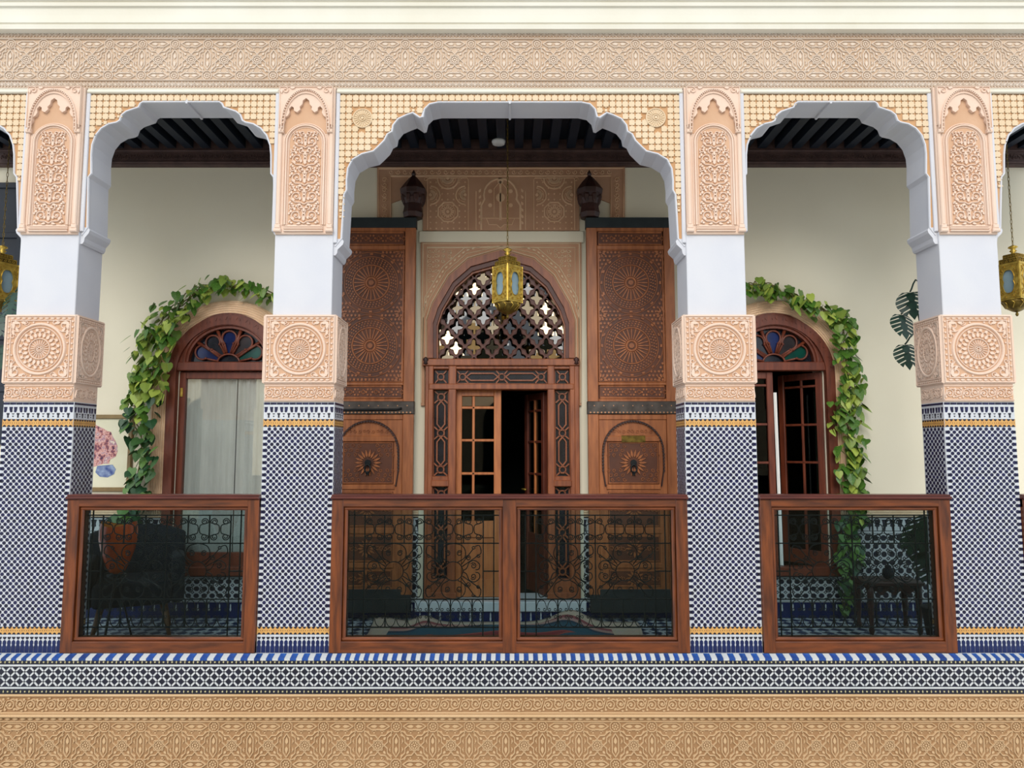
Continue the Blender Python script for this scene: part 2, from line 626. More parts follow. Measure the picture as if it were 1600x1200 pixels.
BAYS = [(-121, side_prof, PIL[0] - (PIL[1] - PIL[0]), PIL[0]), (281.5, side_prof, PIL[0], PIL[1]), (796.5, mid_prof, PIL[1], PIL[2]),
        (1308, side_prof, PIL[2], PIL[3]), (1712, side_prof, PIL[3], PIL[3] + (PIL[3] - PIL[2]))]
Y0, Y1 = .02, .25
for bi, (cpx, prof, xa, xb) in enumerate(BAYS):
    line = arch_line(cpx, prof)
    zb = line[0][1]
    poly = [(xa, z_fr), (xa, zb)] + line + [(xb, line[-1][1]), (xb, z_fr)]
    MB().prism(poly, Y0 + .0, Y1).build('arch_wall', 'white_paint', front)
    # spandrel ground, pigment and recess shade in one colour, a skin over the wall
    inner = []
    cx = (line[0][0] + line[-1][0]) / 2
    xl, xr = xa + .188 + .022, xb - .188 - .022
    if bi == 0: xl = cx - (xr - cx)
    if bi == 4: xr = cx + (cx - xl)
    skin = [(xl, z_fr), (xl, zb + .03)] + [p for p in line if xl < p[0] < xr] + [(xr, zb + .03), (xr, z_fr)]
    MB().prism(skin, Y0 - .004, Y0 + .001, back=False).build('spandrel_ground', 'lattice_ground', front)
    MB().strip(line, .014, Y0 - .003, .008).build('arch_edge', 'white_paint', front)
    # fretted lattice
    m = MB()
    per = 10.4 / 245
    nx = int((xr - xl) / per)
    per = (xr - xl) / nx
    nz = int((z_fr - zb) / per)
    ros = [P(566, 184), P(1025, 183)] if bi == 2 else []
    for i in range(nx):
        for j in range(nz):
            c = (xl + (i + .5) * per, z_fr - (j + .62) * per)
            if not inside(c, poly) or pdist(c, line) < .013 or abs(c[0]) > 3.6:
                continue
            if any((c[0] - r[0]) ** 2 + (c[1] - r[1]) ** 2 < .078 ** 2 for r in ros):
                continue
            q = min(per * .42, pdist(c, line) - .006)
            m.poly([(c[0] + q * a, c[1] + q * b) for a, b in ((-1, -.78), (-.78, -1), (.78, -1), (1, -.78), (1, .78), (.78, 1), (-.78, 1), (-1, .78))], Y0 - .003, .010)
            m.poly([(c[0] + per * .5 + per * .13 * a, c[1] + per * .13 * b) for a, b in ((-1, 0), (0, -1), (1, 0), (0, 1))], Y0 - .003, .008)
            m.poly([(c[0] + per * .13 * a, c[1] + per * .5 + per * .13 * b) for a, b in ((-1, 0), (0, -1), (1, 0), (0, 1))], Y0 - .003, .008)
    m.build('lattice_carving', 'lattice_plaster', front, kind='stuff')
    for r in ros:
        m = MB()
        m.dot(r[0], r[1], .066, Y0, .012, 28)
        m.ring(r[0], r[1], .062, .010, Y0 - .012, .006)
        m.ring(r[0], r[1], .018, .009, Y0 - .012, .008, 16)
        m.dot(r[0], r[1], .009, Y0 - .012, .01)
        for k in range(20):
            a = 2 * pi * k / 20
            m.strip([(r[0] + .026 * cos(a), r[1] + .026 * sin(a)), (r[0] + .055 * cos(a), r[1] + .055 * sin(a))], .009, Y0 - .012, .006)
        m.build('rosette', 'lattice_plaster', front)
    # moulding over the spandrel and white strips beside the pilaster panels
    MB().bbox(xl - .018, xr + .018, Y0 - .028, Y0 + .01, ZZ(145.5), ZZ(140.5), .006).build('moulding', 'cream_paint', front)
    MB().bbox(xl - .018, xr + .018, Y0 - .018, Y0 + .01, ZZ(140.2), ZZ(137.8), .004).build('moulding', 'cream_paint', front)
    for s, xx in ((-1, xl), (1, xr)):
        MB().bbox(xx - .022 if s < 0 else xx - .004, xx + .004 if s < 0 else xx + .022, Y0 - .02, Y0 + .01, zb + .02, ZZ(140), .004).build('edge_strip', 'white_paint', front)
    # keystone nib
    kz = line[len(line) // 2][1]
    MB().prism([(cx - .012, kz + .012), (cx, kz + .022), (cx + .012, kz + .012), (cx + .006, kz - .012), (cx - .006, kz - .012)], Y0 - .01, Y1).build('keystone', 'white_paint', front)
    # foot mouldings of the arch legs
    for q in (line[0], line[-1]):
        s = 1 if q is line[0] else -1
        e = line[1] if s > 0 else line[-2]
        zf = q[1]
        xs = (xa + .16) if s > 0 else (xb - .16)
        MB().prism([(xs, zf + .05), (xs, zf - .06), (q[0] + s * .004, zf - .06), (q[0] + s * .014, zf - .045), (q[0] + s * .018, zf - .02),
                    (e[0] + s * .010, zf + .012), (e[0] + s * .016, zf + .032), (e[0] + s * .010, zf + .044), (e[0] - s * .004, zf + .05)], Y0 - .005, Y1 + .012).build('arch_foot', 'white_paint', front)

# ------------------------------------------------------------------ the ledge and the wall below
YL = -.085
low = struct(empty('wall_below', (0, 0, -.3)), 'tiled and carved wall below the gallery ledge')
ZL = lambda py: ZZ(py, YL)
MB().box(XL, XR, YL + .004, .27, -4.2, -.030).build('wall_body', 'ochre_ground', low)
MB().box(XL, XR, YL, YL + .03, ZL(1084.5), ZL(1029.5) - .001).build('tile_ground', 'black_tile', low)
zl_ = ZL(1029.5)
run_x([(YL + .003, zl_ - .012), (YL + .001, zl_), (-.034, .0), (.04, .0), (.04, -.04)], XL, XR).build('ledge_ground', 'white_tile', low)
# blue squares set in the white ledge, one by one
def ledge_tiles(px0, px1, pitch):
    x0, x1 = XX(px0, 0, 1019), XX(px1, 0, 1019)
    n = int(round((x1 - x0) / pitch))
    pitch = (x1 - x0) / n
    for i in range(n):
        x = x0 + (i + .25) * pitch
        put('tile', LT, low, (x, 0, 0), None, (pitch * .49 / .041, 1, 1))
        put('tile', LW, low, (x + pitch / 2, 0, 0), None, (pitch * .47 / .037, 1, 1))
def sloped(hw_, t, mt):
    m = MB()
    vs = []
    for x in (-hw_, hw_):
        vs += [(x, YL - .002, zl_ - .010), (x, YL - .002, zl_ + t), (x, -.036, t), (x, -.036, -.02)]
    m.add(vs, [(0, 1, 2, 3), (7, 6, 5, 4), (0, 4, 5, 1), (1, 5, 6, 2), (2, 6, 7, 3), (3, 7, 4, 0)])
    return m.mesh('tile', mt)
LT = sloped(.0205, .003, 'blue_tile')
LW = sloped(.0185, .002, 'white_tile')
for a_, b_, p_ in ((-14, 95, .059), (95, 405, .0815), (405, 515, .077), (515, 1078, .057), (1078, 1188, .075), (1188, 1497, .0815), (1497, 1614, .059)):
    ledge_tiles(a_, b_, p_)

# bead bands, white fillets, diamond lattice
def beads(py0, py1):
    m = MB()
    zc0 = (ZL(py0) + ZL(py1)) / 2
    hh = ZL(py0) - ZL(py1)
    per = 6.6 / 254
    for i in range(int(7.4 / per)):
        x = -3.7 + i * per
        if i % 2:
            m.dot(x, zc0, hh * .20, YL, .003, 6)
        else:
            m.poly([(x, zc0 - hh * .34), (x + hh * .16, zc0), (x, zc0 + hh * .34), (x - hh * .16, zc0)], YL, .003)
    m.build('bead_tiles', 'bead_tile', low, kind='stuff')
beads(1031, 1038)
beads(1077, 1084)
for a, b in ((1038.3, 1041), (1073.3, 1076)):
    MB().box(XL, XR, YL - .003, YL + .01, ZL(b), ZL(a)).build('tile_fillet', 'white_tile', low)
m = MB()
za, zb_ = ZL(1042), ZL(1072.5)
px_ = 14.6 / 254
pz_ = (za - zb_) / 4
for r in range(4):
    for i in range(int(7.4 / px_)):
        # bars of the white lattice lie between neighbouring dark diamonds
        for sgn in (-1, 1):
            cx = -3.7 + i * px_ + (r % 2) * px_ / 2 + sgn * px_ / 4
            cz = zb_ + (r + .5) * pz_
            ux, uz = px_ / 2, -pz_ * sgn
            l = sqrt(ux * ux + uz * uz)
            ux, uz = ux / l, uz / l
            nx_, nz_ = -uz, ux
            a, w = l * .40, .0050
            pts = [(cx + ux * a, cz + uz * a), (cx + ux * a * .72 + nx_ * w, cz + uz * a * .72 + nz_ * w), (cx - ux * a * .72 + nx_ * w, cz - uz * a * .72 + nz_ * w),
                   (cx - ux * a, cz - uz * a), (cx - ux * a * .72 - nx_ * w, cz - uz * a * .72 - nz_ * w), (cx + ux * a * .72 - nx_ * w, cz + uz * a * .72 - nz_ * w)]
            m.poly(pts, YL, .003)
m.build('lattice_tiles', 'white_tile', low, kind='stuff')

# carved plaster below the tiles
MB().bbox(XL, XR, YL - .012, YL + .02, ZL(1088), ZL(1084.5), .004).build('fillet', 'ochre_plaster', low)
MB().bbox(XL, XR, YL - .008, YL + .02, ZL(1115), ZL(1112.5), .003).build('fillet', 'ochre_plaster', low)
MB().bbox(XL, XR, YL - .03, YL + .02, ZL(1119.5), ZL(1115), .008).build('moulding', 'ochre_plaster', low)
MB().bbox(XL, XR, YL - .008, YL + .02, ZL(1128), ZL(1126), .003).build('fillet', 'ochre_plaster', low)
m = MB()
for i in range(160):
    m.leafp(-3.7 + i * .046, (ZL(1120) + ZL(1126)) / 2, .036, .014, 0, YL, .006)
m.build('bead_carving', 'ochre_plaster', low, kind='stuff')


def scroll_unit(per, hh, y, h):
    """running scroll: one full wave with its two spirals and leaves, centred on (0,0)"""
    m = MB()
    w = hh * .10
    for s in (-1, 1):
        cx, cz = s * per * .25, s * hh * .06
        a0 = -s * pi / 2
        sp_ = spiral(cx, cz, hh * .36, hh * .08, a0, 1.30 * (-1), 18)
        m.strip(sp_, w, y, h)
        m.strip([(s * per * .5, s * hh * .30), (s * per * .40, s * hh * -.22), (cx, cz - s * hh * .36)], w, y, h)
        m.strip([(cx - s * per * .25, s * hh * -.30), (cx - s * per * .14, s * hh * -.38), (cx, cz - s * hh * .36)], w, y, h)
        m.dot(cx, cz, hh * .09, y, h, 6)
        m.leafp(cx - s * per * .20, s * hh * .44, per * .15, hh * .18, -s * 1.2, y, h * .9)
        m.leafp(cx + s * per * .20, s * hh * .46, per * .13, hh * .18, -s * 1.9, y, h * .9)
        m.leafp(cx + s * per * .02, -s * hh * .46, per * .14, hh * .12, 0 if s > 0 else pi, y, h * .9)
        m.leafp(cx + s * per * .17, s * hh * .02, per * .10, hh * .14, s * .9, y, h * .9)
        m.dot(cx - s * per * .16, s * hh * .10, hh * .05, y, h, 5)
    return m

sp = .125
su = scroll_unit(sp, ZL(1090) - ZL(1111.5), YL + .004, .010).mesh('scroll_carving', 'ochre_plaster')
for i in range(60):
    put('scroll_carving', su, low, (-3.75 + i * sp, 0, (ZL(1089) + ZL(1112)) / 2), kind='stuff')
LPER = 56 / 255.0
su = star_unit(LPER, YL + .004, .010).mesh('star_carving', 'ochre_plaster')
x = XX(20, YL, 1160) - 2 * LPER
while x < 3.6:
    put('star_carving', su, low, (x, 0, ZL(1164.5)), kind='stuff')
    x += LPER

# ------------------------------------------------------------------ floor, ceiling
m = bpy.data.materials.new('floor_tiles')
m.use_nodes = True
nt = m.node_tree
b = nt.nodes['Principled BSDF']
b.inputs['Roughness'].default_value = .3
tc = nt.nodes.new('ShaderNodeTexCoord')
mp = nt.nodes.new('ShaderNodeMapping')
mp.inputs['Rotation'].default_value = (0, 0, pi / 4)
mp.inputs['Scale'].default_value = (14, 14, 14)
ck = nt.nodes.new('ShaderNodeTexChecker')
ck.inputs['Scale'].default_value = 1.0
ck.inputs['Color1'].default_value = lin((196, 202, 204))
ck.inputs['Color2'].default_value = lin((22, 40, 74))
vo = nt.nodes.new('ShaderNodeTexVoronoi')
vo.inputs['Scale'].default_value = 1.6
mx = nt.nodes.new('ShaderNodeMix')
mx.data_type = 'RGBA'
mx.inputs['B'].default_value = lin((30, 60, 96))
gt = nt.nodes.new('ShaderNodeMath')
gt.operation = 'LESS_THAN'
gt.inputs[1].default_value = .28
L_ = nt.links
L_.new(tc.outputs['Object'], mp.inputs['Vector'])
L_.new(mp.outputs['Vector'], ck.inputs['Vector'])
L_.new(mp.outputs['Vector'], vo.inputs['Vector'])
L_.new(vo.outputs['Distance'], gt.inputs[0])
L_.new(gt.outputs['Value'], mx.inputs['Factor'])
L_.new(ck.outputs['Color'], mx.inputs['A'])
L_.new(mx.outputs['Result'], b.inputs['Base Color'])
MATS['floor_tiles'] = m
struct(MB().box(XL, XR, .02, YB + .2, FLOOR - .1, FLOOR).build('floor', 'floor_tiles'), 'blue and white patterned tile floor of the gallery')

ceil = struct(empty('ceiling', (0, .9, CEIL)), 'dark painted beamed ceiling of the gallery')
MB().box(XL, XR, .27, YB + .2, CEIL + .085, CEIL + .20).build('ceiling_board', 'ceiling_wood', ceil)
bme = MB().box(-.037, .037, .27, YB, CEIL, CEIL + .09).mesh('beam', 'ceiling_wood')
for i in range(60):
    put('beam', bme, ceil, (XL + .1 + i * .152, 0, 0))
MB().box(XL, XR, .25, .30, CEIL - .05, CEIL + .2).build('ceiling_edge', 'ceiling_wood', ceil)

# the courtyard round the viewer: paving below, the house across
struct(MB().box(-12, 12, -13, YL + .05, -4.4, -4.2).build('floor_courtyard', 'marble'), 'pale courtyard paving below')
opp = struct(empty('wall_opposite', (0, -12.2, -4.2)), 'cream house front across the courtyard')
MB().box(-12, 12, -12.4, -12.2, -4.2, 3.4).build('wall_body', 'courtyard_paint', opp)
for i in range(9):
    cx = -11.2 + i * 2.8
    pts = [(cx - .8, -.2), (cx + .8, -.2), (cx + .8, 2.0)] + [(cx + .8 * cos(a), 2.0 + .7 * sin(a)) for a in [pi * t / 10 for t in range(1, 10)]] + [(cx - .8, 2.0)]
    MB().prism(pts, -12.205, -12.19).build('arch_shade', 'room_dark', opp)  # flat panels, the shade of the arcade openings put into their dark colour

# ================================================================== PILLARS
def arabesque(m, w, hh, y, h, oz=0.0):
    """mirrored scrollwork unit of half width w and height hh, its foot at oz"""
    t = w * .085
    for s in (-1, 1):
        def S(pts, k=1.0):
            m.strip([(s * px, oz + pz) for px, pz in pts], t * k, y, h)
        def Lf(x, z, l, ww, a):
            q = a if s > 0 else pi - a
            m.leafp(s * x, oz + z, l, ww, q, y, h * .85)
        S([(0, 0), (w * .22, hh * .10), (w * .60, hh * .12), (w * .88, hh * .30)])
        S(spiral(w * .50, hh * .42, hh * .27, hh * .05, -pi * .35, 1.35, 18))
        m.dot(s * w * .50, oz + hh * .42, hh * .05, y, h, 6)
        S(spiral(w * .24, hh * .86, hh * .15, hh * .04, -pi * .5, 1.1, 12))
        S(spiral(w * .78, hh * .88, hh * .13, hh * .03, pi * .2, -1.0, 12))
        S([(w * .10, hh * .30), (w * .06, hh * .55), (w * .14, hh * .72)])
        Lf(w * .62, hh * .18, w * .30, w * .16, .9)
        Lf(w * .30, hh * .22, w * .26, w * .15, 1.9)
        Lf(w * .84, hh * .55, w * .24, w * .15, 1.6)
        Lf(w * .56, hh * .68, w * .26, w * .15, 1.1)
        Lf(w * .18, hh * .02, w * .30, w * .14, -.25)
        Lf(w * .70, hh * .02, w * .24, w * .13, .2)
        Lf(w * .48, hh * .98, w * .18, w * .12, -1.4)
        Lf(w * .98, hh * .02, w * .26, w * .14, 2.2)
        Lf(w * .98, hh * .46, w * .20, w * .12, 1.9)
        Lf(w * .06, hh * .80, w * .20, w * .12, .5)
        Lf(w * .62, hh * .97, w * .20, w * .12, -.6)
        m.dot(s * w * .92, oz + hh * .12, w * .045, y, h, 5)
        m.dot(s * w * .92, oz + hh * .74, w * .045, y, h, 5)
        m.dot(s * w * .36, oz + hh * .62, w * .04, y, h, 5)
    m.leafp(0, oz + hh * .12, hh * .30, w * .20, pi / 2, y, h)
    m.leafp(0, oz + hh * .60, hh * .26, w * .16, pi / 2, y, h)
    m.dot(0, oz + hh * .52, w * .06, y, h, 6)


z_pan0, z_pan1 = ZZ(367), ZZ(138.5)
z_cap0, z_cap1 = ZZ(600), ZZ(493)
z_col0 = ZZ(628)
YT0, YT1 = -.012, .235                      # tiled shaft, front and back
YC0, YC1 = -.032, .27                       # capital block

pillar = empty('pillar', (0, .12, 0))
# plain white shaft
MB().bbox(-.190, .190, 0, .27, z_cap1 - .02, z_pan0 + .02, .004).build('plaster_shaft', 'white_paint', pillar)

# carved pilaster panel
m = MB()
yp = -.016
m.bbox(-.186, .186, yp, .06, z_pan0, z_pan1, .004)
panel = m.build('pilaster_panel', 'pink_plaster', pillar)
zt = ZZ(208)                                # springing of the scalloped hood
# slim corner shafts with bases
for s in (-1, 1):
    MB().bbox(s * .168 - .013, s * .168 + .013, yp - .014, yp, z_pan0 + .06, zt, .006).build('corner_shaft', 'pink_plaster', panel)
    MB().bbox(s * .168 - .024, s * .168 + .024, yp - .022, yp, z_pan0 + .012, z_pan0 + .035, .005).build('shaft_base', 'pink_plaster', panel)
    MB().bbox(s * .168 - .018, s * .168 + .018, yp - .018, yp, z_pan0 + .035, z_pan0 + .062, .005).build('shaft_base', 'pink_plaster', panel)
    MB().bbox(s * .160 - .018, s * .160 + .018, yp - .026, yp, zt - .012, zt + .012, .004).build('shaft_capital', 'pink_plaster', panel)
for i, zz in enumerate((.016, .032, .046)):
    MB().bbox(-.128, .128, yp - .016 + i * .004, yp, z_pan0 + zz, z_pan0 + zz + .010, .003).build('panel_step', 'pink_plaster', panel)
hw = .108
def arch_path(hw_, zbot, zspring, k=1.0, n=16):
    return [(-hw_, zbot)] + [(-hw_ * cos(pi * i / n), zspring + hw_ * k * sin(pi * i / n)) for i in range(n + 1)] + [(hw_, zbot)]
zs = ZZ(222)
for r, w, h in ((.138, .010, .008), (.124, .016, .014), (.110, .008, .006)):
    MB().strip(arch_path(r, z_pan0 + .06, zs - .01, .92), w, yp, h).build('panel_frame', 'pink_plaster', panel)
m = MB()
m.prism(arch_path(.104, z_pan0 + .065, zs - .01, .92), yp - .001, yp + .01, back=False)
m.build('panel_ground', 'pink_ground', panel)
m = MB()
nrow = 5
h0 = (zs + .075 - (z_pan0 + .07)) / nrow
for i in range(nrow):
    arabesque(m, .100 if i < nrow - 1 else .082, h0 * (1 if i < nrow - 1 else .92), yp - .001, .011, z_pan0 + .07 + i * h0)
m.build('arabesque_carving', 'pink_plaster', panel, kind='stuff')
# pointed hood with a scalloped edge
# deep scalloped edge under the hood: a cut-out slab
sc = [(0, 157.5), (5, 161), (6, 167), (10, 171), (9, 175), (14, 179.5), (19, 177), (19.5, 172), (23, 170), (27, 174), (26, 180), (29, 185), (33, 187), (33, 192), (37, 198)]
cen = 480
up = [((dx) / 245.0, ZZ(py)) for dx, py in sc]
edge = [(-x, z) for x, z in up[::-1]] + up[1:]
yh = yp - .022
outer = [(-.176, up[-1][1]), (-.176, z_pan1 - .002), (.176, z_pan1 - .002), (.176, up[-1][1])]
MB().prism(edge + outer[::-1], yh, yp).build('scalloped_hood', 'pink_plaster', panel)
m = MB()
ztop = z_pan1 - .012
hood = []
for i in range(17):
    t = i / 16
    a = pi * t
    hood.append((-.158 * cos(a), zt + (ztop - zt - .012) * (sin(a) ** .8)))
m.strip(hood, .010, yh, .012)
m.strip([(x * .9, zt + (z - zt) * .9) for x, z in hood], .006, yh, .008)
for i in range(40):
    a = pi * (i + .5) / 40
    m.dot(-.150 * cos(a), zt + (ztop - zt - .02) * (sin(a) ** .8), .0045, yh, .011, 5)
for s in (-1, 1):
    m.strip([(s * .172, zt + .02), (s * .172, z_pan1 - .01)], .008, yh, .006)
    m.strip(spiral(s * .135, z_pan1 - .032, .022, .006, pi / 2, 1.1 * s, 10), .007, yh, .008)
    m.leafp(s * .160, z_pan1 - .02, .035, .018, -pi / 2, yh, .008)
    m.leafp(s * .105, z_pan1 - .016, .035, .016, pi if s > 0 else 0, yh, .008)
m.strip([(-.175, z_pan1 - .008), (.175, z_pan1 - .008)], .008, yh, .008)
m.build('hood_carving', 'pink_plaster', panel, kind='stuff')
m = MB()
m.prism(edge + [(.15, zt - .01), (-.15, zt - .01)], yp - .002, yp, back=False)
m.build('hood_recess', 'pink_ground', panel)

# capital block, a rosette on each visible face
cap = MB().bbox(-.2285, .2285, YC0, YC1, z_cap0, z_cap1, .004).build('capital_block', 'pink_plaster', pillar)
def rosette_face(hw_, hh_, mm):
    m = MB()
    y, h = 0.0, .008
    # border
    for k in (.955, .83):
        m.strip([(-hw_ * k - (hw_ * (1 - k) * 0), -hh_ * k), (hw_ * k, -hh_ * k), (hw_ * k, hh_ * k), (-hw_ * k, hh_ * k)], .010, y, h, True)
    for i in range(11):
        u = -.80 + 1.6 * i / 10
        for s in (-1, 1):
            m.leafp(hw_ * u - .014, s * hh_ * .892, .030, .012, 0, y, h * .8)
            m.dot(s * hw_ * .892, hh_ * u, .007, y, h * .8, 6)
    R = min(hw_, hh_) * .72
    m.ring(0, 0, R, .020, y, h * 1.5, 48)
    m.ring(0, 0, R * .87, .008, y, h, 48)
    n = 20
    for i in range(n):
        a = 2 * pi * i / n
        b = a + pi / n
        m.leafp(R * .46 * cos(a), R * .46 * sin(a), R * .22, R * .12, a, y, h * 1.2)
        m.dot(R * .76 * cos(b), R * .76 * sin(b), R * .065, y, h * 1.2, 6)
        m.strip([(R * .66 * cos(a), R * .66 * sin(a)), (R * .74 * cos(b), R * .74 * sin(b)), (R * .66 * cos(a + 2 * pi / n), R * .66 * sin(a + 2 * pi / n))], .006, y, h)
        m.strip([(R * .16 * cos(a), R * .16 * sin(a)), (R * .36 * cos(a), R * .36 * sin(a))], .007, y, h)
    m.ring(0, 0, R * .41, .008, y, h * 1.2, 32)
    m.ring(0, 0, R * .12, .006, y, h, 16)
    for i in range(6):
        m.dot(R * .065 * cos(pi / 3 * i), R * .065 * sin(pi / 3 * i), .005, y, h, 5)
    for sx in (-1, 1):
        for sz in (-1, 1):
            cx, cz = sx * hw_ * .66, sz * hh_ * .66
            m.strip(spiral(cx, cz, .040, .008, math.atan2(-sz, -sx), 1.3 * sx * sz, 16), .008, y, h)
            m.strip(spiral(sx * hw_ * .40, sz * hh_ * .755, .020, .005, 0, 1.1 * sx, 10), .007, y, h)
            m.strip(spiral(sx * hw_ * .76, sz * hh_ * .36, .020, .005, 0, 1.1 * sz, 10), .007, y, h)
            m.leafp(sx * hw_ * .78, sz * hh_ * .78, .05, .022, math.atan2(-sz, -sx * .2), y, h)
            m.leafp(sx * hw_ * .78, sz * hh_ * .78, .05, .022, math.atan2(-sz * .2, -sx), y, h)
            m.leafp(sx * hw_ * .55, sz * hh_ * .78, .04, .018, math.atan2(-sz * .3, -sx), y, h)
            m.leafp(sx * hw_ * .78, sz * hh_ * .55, .04, .018, math.atan2(-sz, -sx * .3), y, h)
            m.leafp(sx * hw_ * .60, sz * hh_ * .50, .035, .016, math.atan2(sz, sx), y, h)
            m.dot(sx * hw_ * .2, sz * hh_ * .77, .006, y, h, 5)
            m.dot(sx * hw_ * .77, sz * hh_ * .18, .006, y, h, 5)
    return m.mesh('rosette_carving', mm)
zc_m = (z_cap0 + z_cap1) / 2
hh_ = (z_cap1 - z_cap0) / 2
rf = rosette_face(.2285, hh_, 'pink_plaster')
MB().box(-.208, .208, YC0 - .0006, YC0 + .01, zc_m - hh_ * .91, zc_m + hh_ * .91).build('capital_ground', 'pink_ground', cap)
put('rosette_carving', rf, cap, (0, YC0 - .0006, zc_m), kind='stuff')
ys = (YC0 + YC1) / 2
for s in (-1, 1):
    put('rosette_carving', rf, cap, (s * .2287, ys, zc_m), (0, 0, s * pi / 2), (.66, 1, 1), kind='stuff')

# collar with a running scroll
col = MB().bbox(-.222, .222, YT0 - .006, YT1 + .006, z_col0, z_cap0 + .005, .003).build('collar', 'pink_plaster', pillar)
m = MB()
hc = (z_cap0 - z_col0)
MB().box(-.216, .216, YT0 - .0066, YT0 + .01, z_col0 + hc * .16, z_cap0 - hc * .16).build('collar_ground', 'pink_ground', col)
for i in range(4):
    b = scroll_unit(.108, hc * .62, YT0 - .0066, .008)
    m.add([(x + (i - 1.5) * .108, y, z + z_col0 + hc * .5) for x, y, z in b.v], b.f)
for zz in (.06, .12, .88):
    m.strip([(-.221, z_col0 + hc * zz), (.221, z_col0 + hc * zz)], .006, YT0 - .006, .006)
m.build('collar_carving', 'pink_plaster', col, kind='stuff')
for s in (-1, 1):
    m = MB()
    for i in range(2):
        b = scroll_unit(.118, hc * .62, 0, .007)
        m.add([(x + (i - .5) * .118, y, z) for x, y, z in b.v], b.f)
    me = m.mesh('collar_carving', 'pink_plaster')
    put('collar_carving', me, col, (s * .2222, (YT0 + YT1) / 2, z_col0 + hc * .5), (0, 0, s * pi / 2), kind='stuff')

# tiled shaft
shaft = MB().bbox(-PW / 2, PW / 2, YT0, YT1, -.002, z_col0, .003).build('tile_shaft', 'grout_tile', pillar)
def zellij(hw_, tagname):
    """the tile pieces of one face in face coordinates (x, z), one mesh for each glaze"""
    nav, blk, yel, skt, brn = MB(), MB(), MB(), MB(), MB()
    t = .0022
    z = ZZ
    # blue line under the collar
    n = max(3, int(round(hw_ * 2 / .041)))
    w = 2 * hw_ / n
    for i in range(n):
        nav.poly([(-hw_ + i * w + .0015, z(632.3)), (-hw_ + (i + 1) * w - .0015, z(632.3)), (-hw_ + (i + 1) * w - .0015, z(629.2)), (-hw_ + i * w + .0015, z(629.2))], 0, t)
    # merlon band
    per = .0585
    n = int(hw_ * 2 / per)
    per = hw_ * 2 / n
    za, zb = z(636), z(653)
    dz = za - zb
    for i in range(n):
        cx = -hw_ + (i + .5) * per
        for s in (-1, 1):
            nav.poly([(cx + s * per * .10, za), (cx + s * per * .44, za), (cx + s * per * .40, za - dz * .25), (cx + s * per * .42, za - dz * .42),
                      (cx + s * per * .33, za - dz * .50), (cx + s * per * .20, za - dz * .46), (cx + s * per * .14, za - dz * .28)], 0, t)
        blk.poly([(cx - per * .14, za - dz * .56), (cx + per * .14, za - dz * .56), (cx + per * .13, za - dz * .68), (cx + per * .07, za - dz * .74),
                  (cx + per * .07, za - dz * .98), (cx - per * .07, za - dz * .98), (cx - per * .07, za - dz * .74), (cx - per * .13, za - dz * .68)], 0, t)
        if i < n - 1:
            blk.dot(cx + per / 2, za - dz * .86, per * .07, 0, t, 6)
            blk.poly([(cx + per * .36, za - dz * .60), (cx + per * .64, za - dz * .60), (cx + per * .5, za - dz * .70)], 0, t)
    # yellow bands
    for a, b in ((655, 667), (978.5, 990.5)):
        yel.poly([(-hw_, z(b)), (hw_, z(b)), (hw_, z(a)), (-hw_, z(a))], 0, t * .5)
        per = .0264
        n = int(hw_ * 2 / per)
        per = hw_ * 2 / n
        dz = z(a) - z(b)
        for i in range(n):
            cx = -hw_ + (i + .5) * per
            blk.poly([(cx - per * .42, z(a)), (cx + per * .42, z(a)), (cx + per * .16, z(a) - dz * .24), (cx - per * .16, z(a) - dz * .24)], 0, t)
            blk.poly([(cx - per * .42, z(b)), (cx + per * .42, z(b)), (cx + per * .16, z(b) + dz * .24), (cx - per * .16, z(b) + dz * .24)], 0, t)
            for k in (-.25, .25):
                brn.dot(cx + k * per, (z(a) + z(b)) / 2, per * .10, 0, t, 5)
    # dotted field
    zt_, zb_ = z(670.5), z(975.5)
    nz = 63
    rz = (zt_ - zb_) / nz
    edge = .020 if hw_ > .15 else 0
    w = 2 * (hw_ - edge)
    n = int(round(w / (rz * 2)))
    px = w / n
    for r in range(nz + 1):
        zz = zt_ - r * rz
        for i in range(n + (r % 2)):
            cx = -hw_ + edge + (i + (0 if r % 2 else .5)) * px
            if abs(cx) > hw_ - edge * .8 - (.008 if edge == 0 else 0):
                continue
            nav.dot(cx, zz, rz * .60, 0, t, 8, pi / 8)
    if edge:
        for r in range(1, nz, 2):
            zz = zt_ - r * rz
            for s in (-1, 1):
                nav.poly([(s * hw_ - s * .001, zz - rz * .48), (s * hw_ - s * .001, zz + rz * .48), (s * (hw_ - edge * .9), zz + rz * .48), (s * (hw_ - edge * .9), zz - rz * .48)], 0, t)
    # skirting of bottle-shaped blue tiles
    za, zb = z(996.5), .001
    dz = za - zb
    per = .0265
    n = int(hw_ * 2 / per)
    per = hw_ * 2 / n
    for i in range(n):
        cx = -hw_ + (i + .5) * per
        blk.poly([(cx - per * .40, z(994.2)), (cx + per * .40, z(994.2)), (cx + per * .25, z(997.2)), (cx, z(998.4)), (cx - per * .25, z(997.2))], 0, t)
        g = za - dz * .10
        skt.poly([(cx - per * .46, zb), (cx + per * .46, zb), (cx + per * .46, zb + dz * .42), (cx + per * .30, zb + dz * .54), (cx + per * .40, zb + dz * .66),
                  (cx + per * .36, zb + dz * .80), (cx, g), (cx - per * .36, zb + dz * .80), (cx - per * .40, zb + dz * .66), (cx - per * .30, zb + dz * .54), (cx - per * .46, zb + dz * .42)], 0, t)
    return [(nav.mesh('navy_tiles', 'navy_tile')), (blk.mesh('black_tiles', 'black_tile')), (yel.mesh('yellow_tiles', 'yellow_tile')),
            (skt.mesh('skirting_tiles', 'skirt_tile')), (brn.mesh('brown_tiles', 'brown_tile'))]
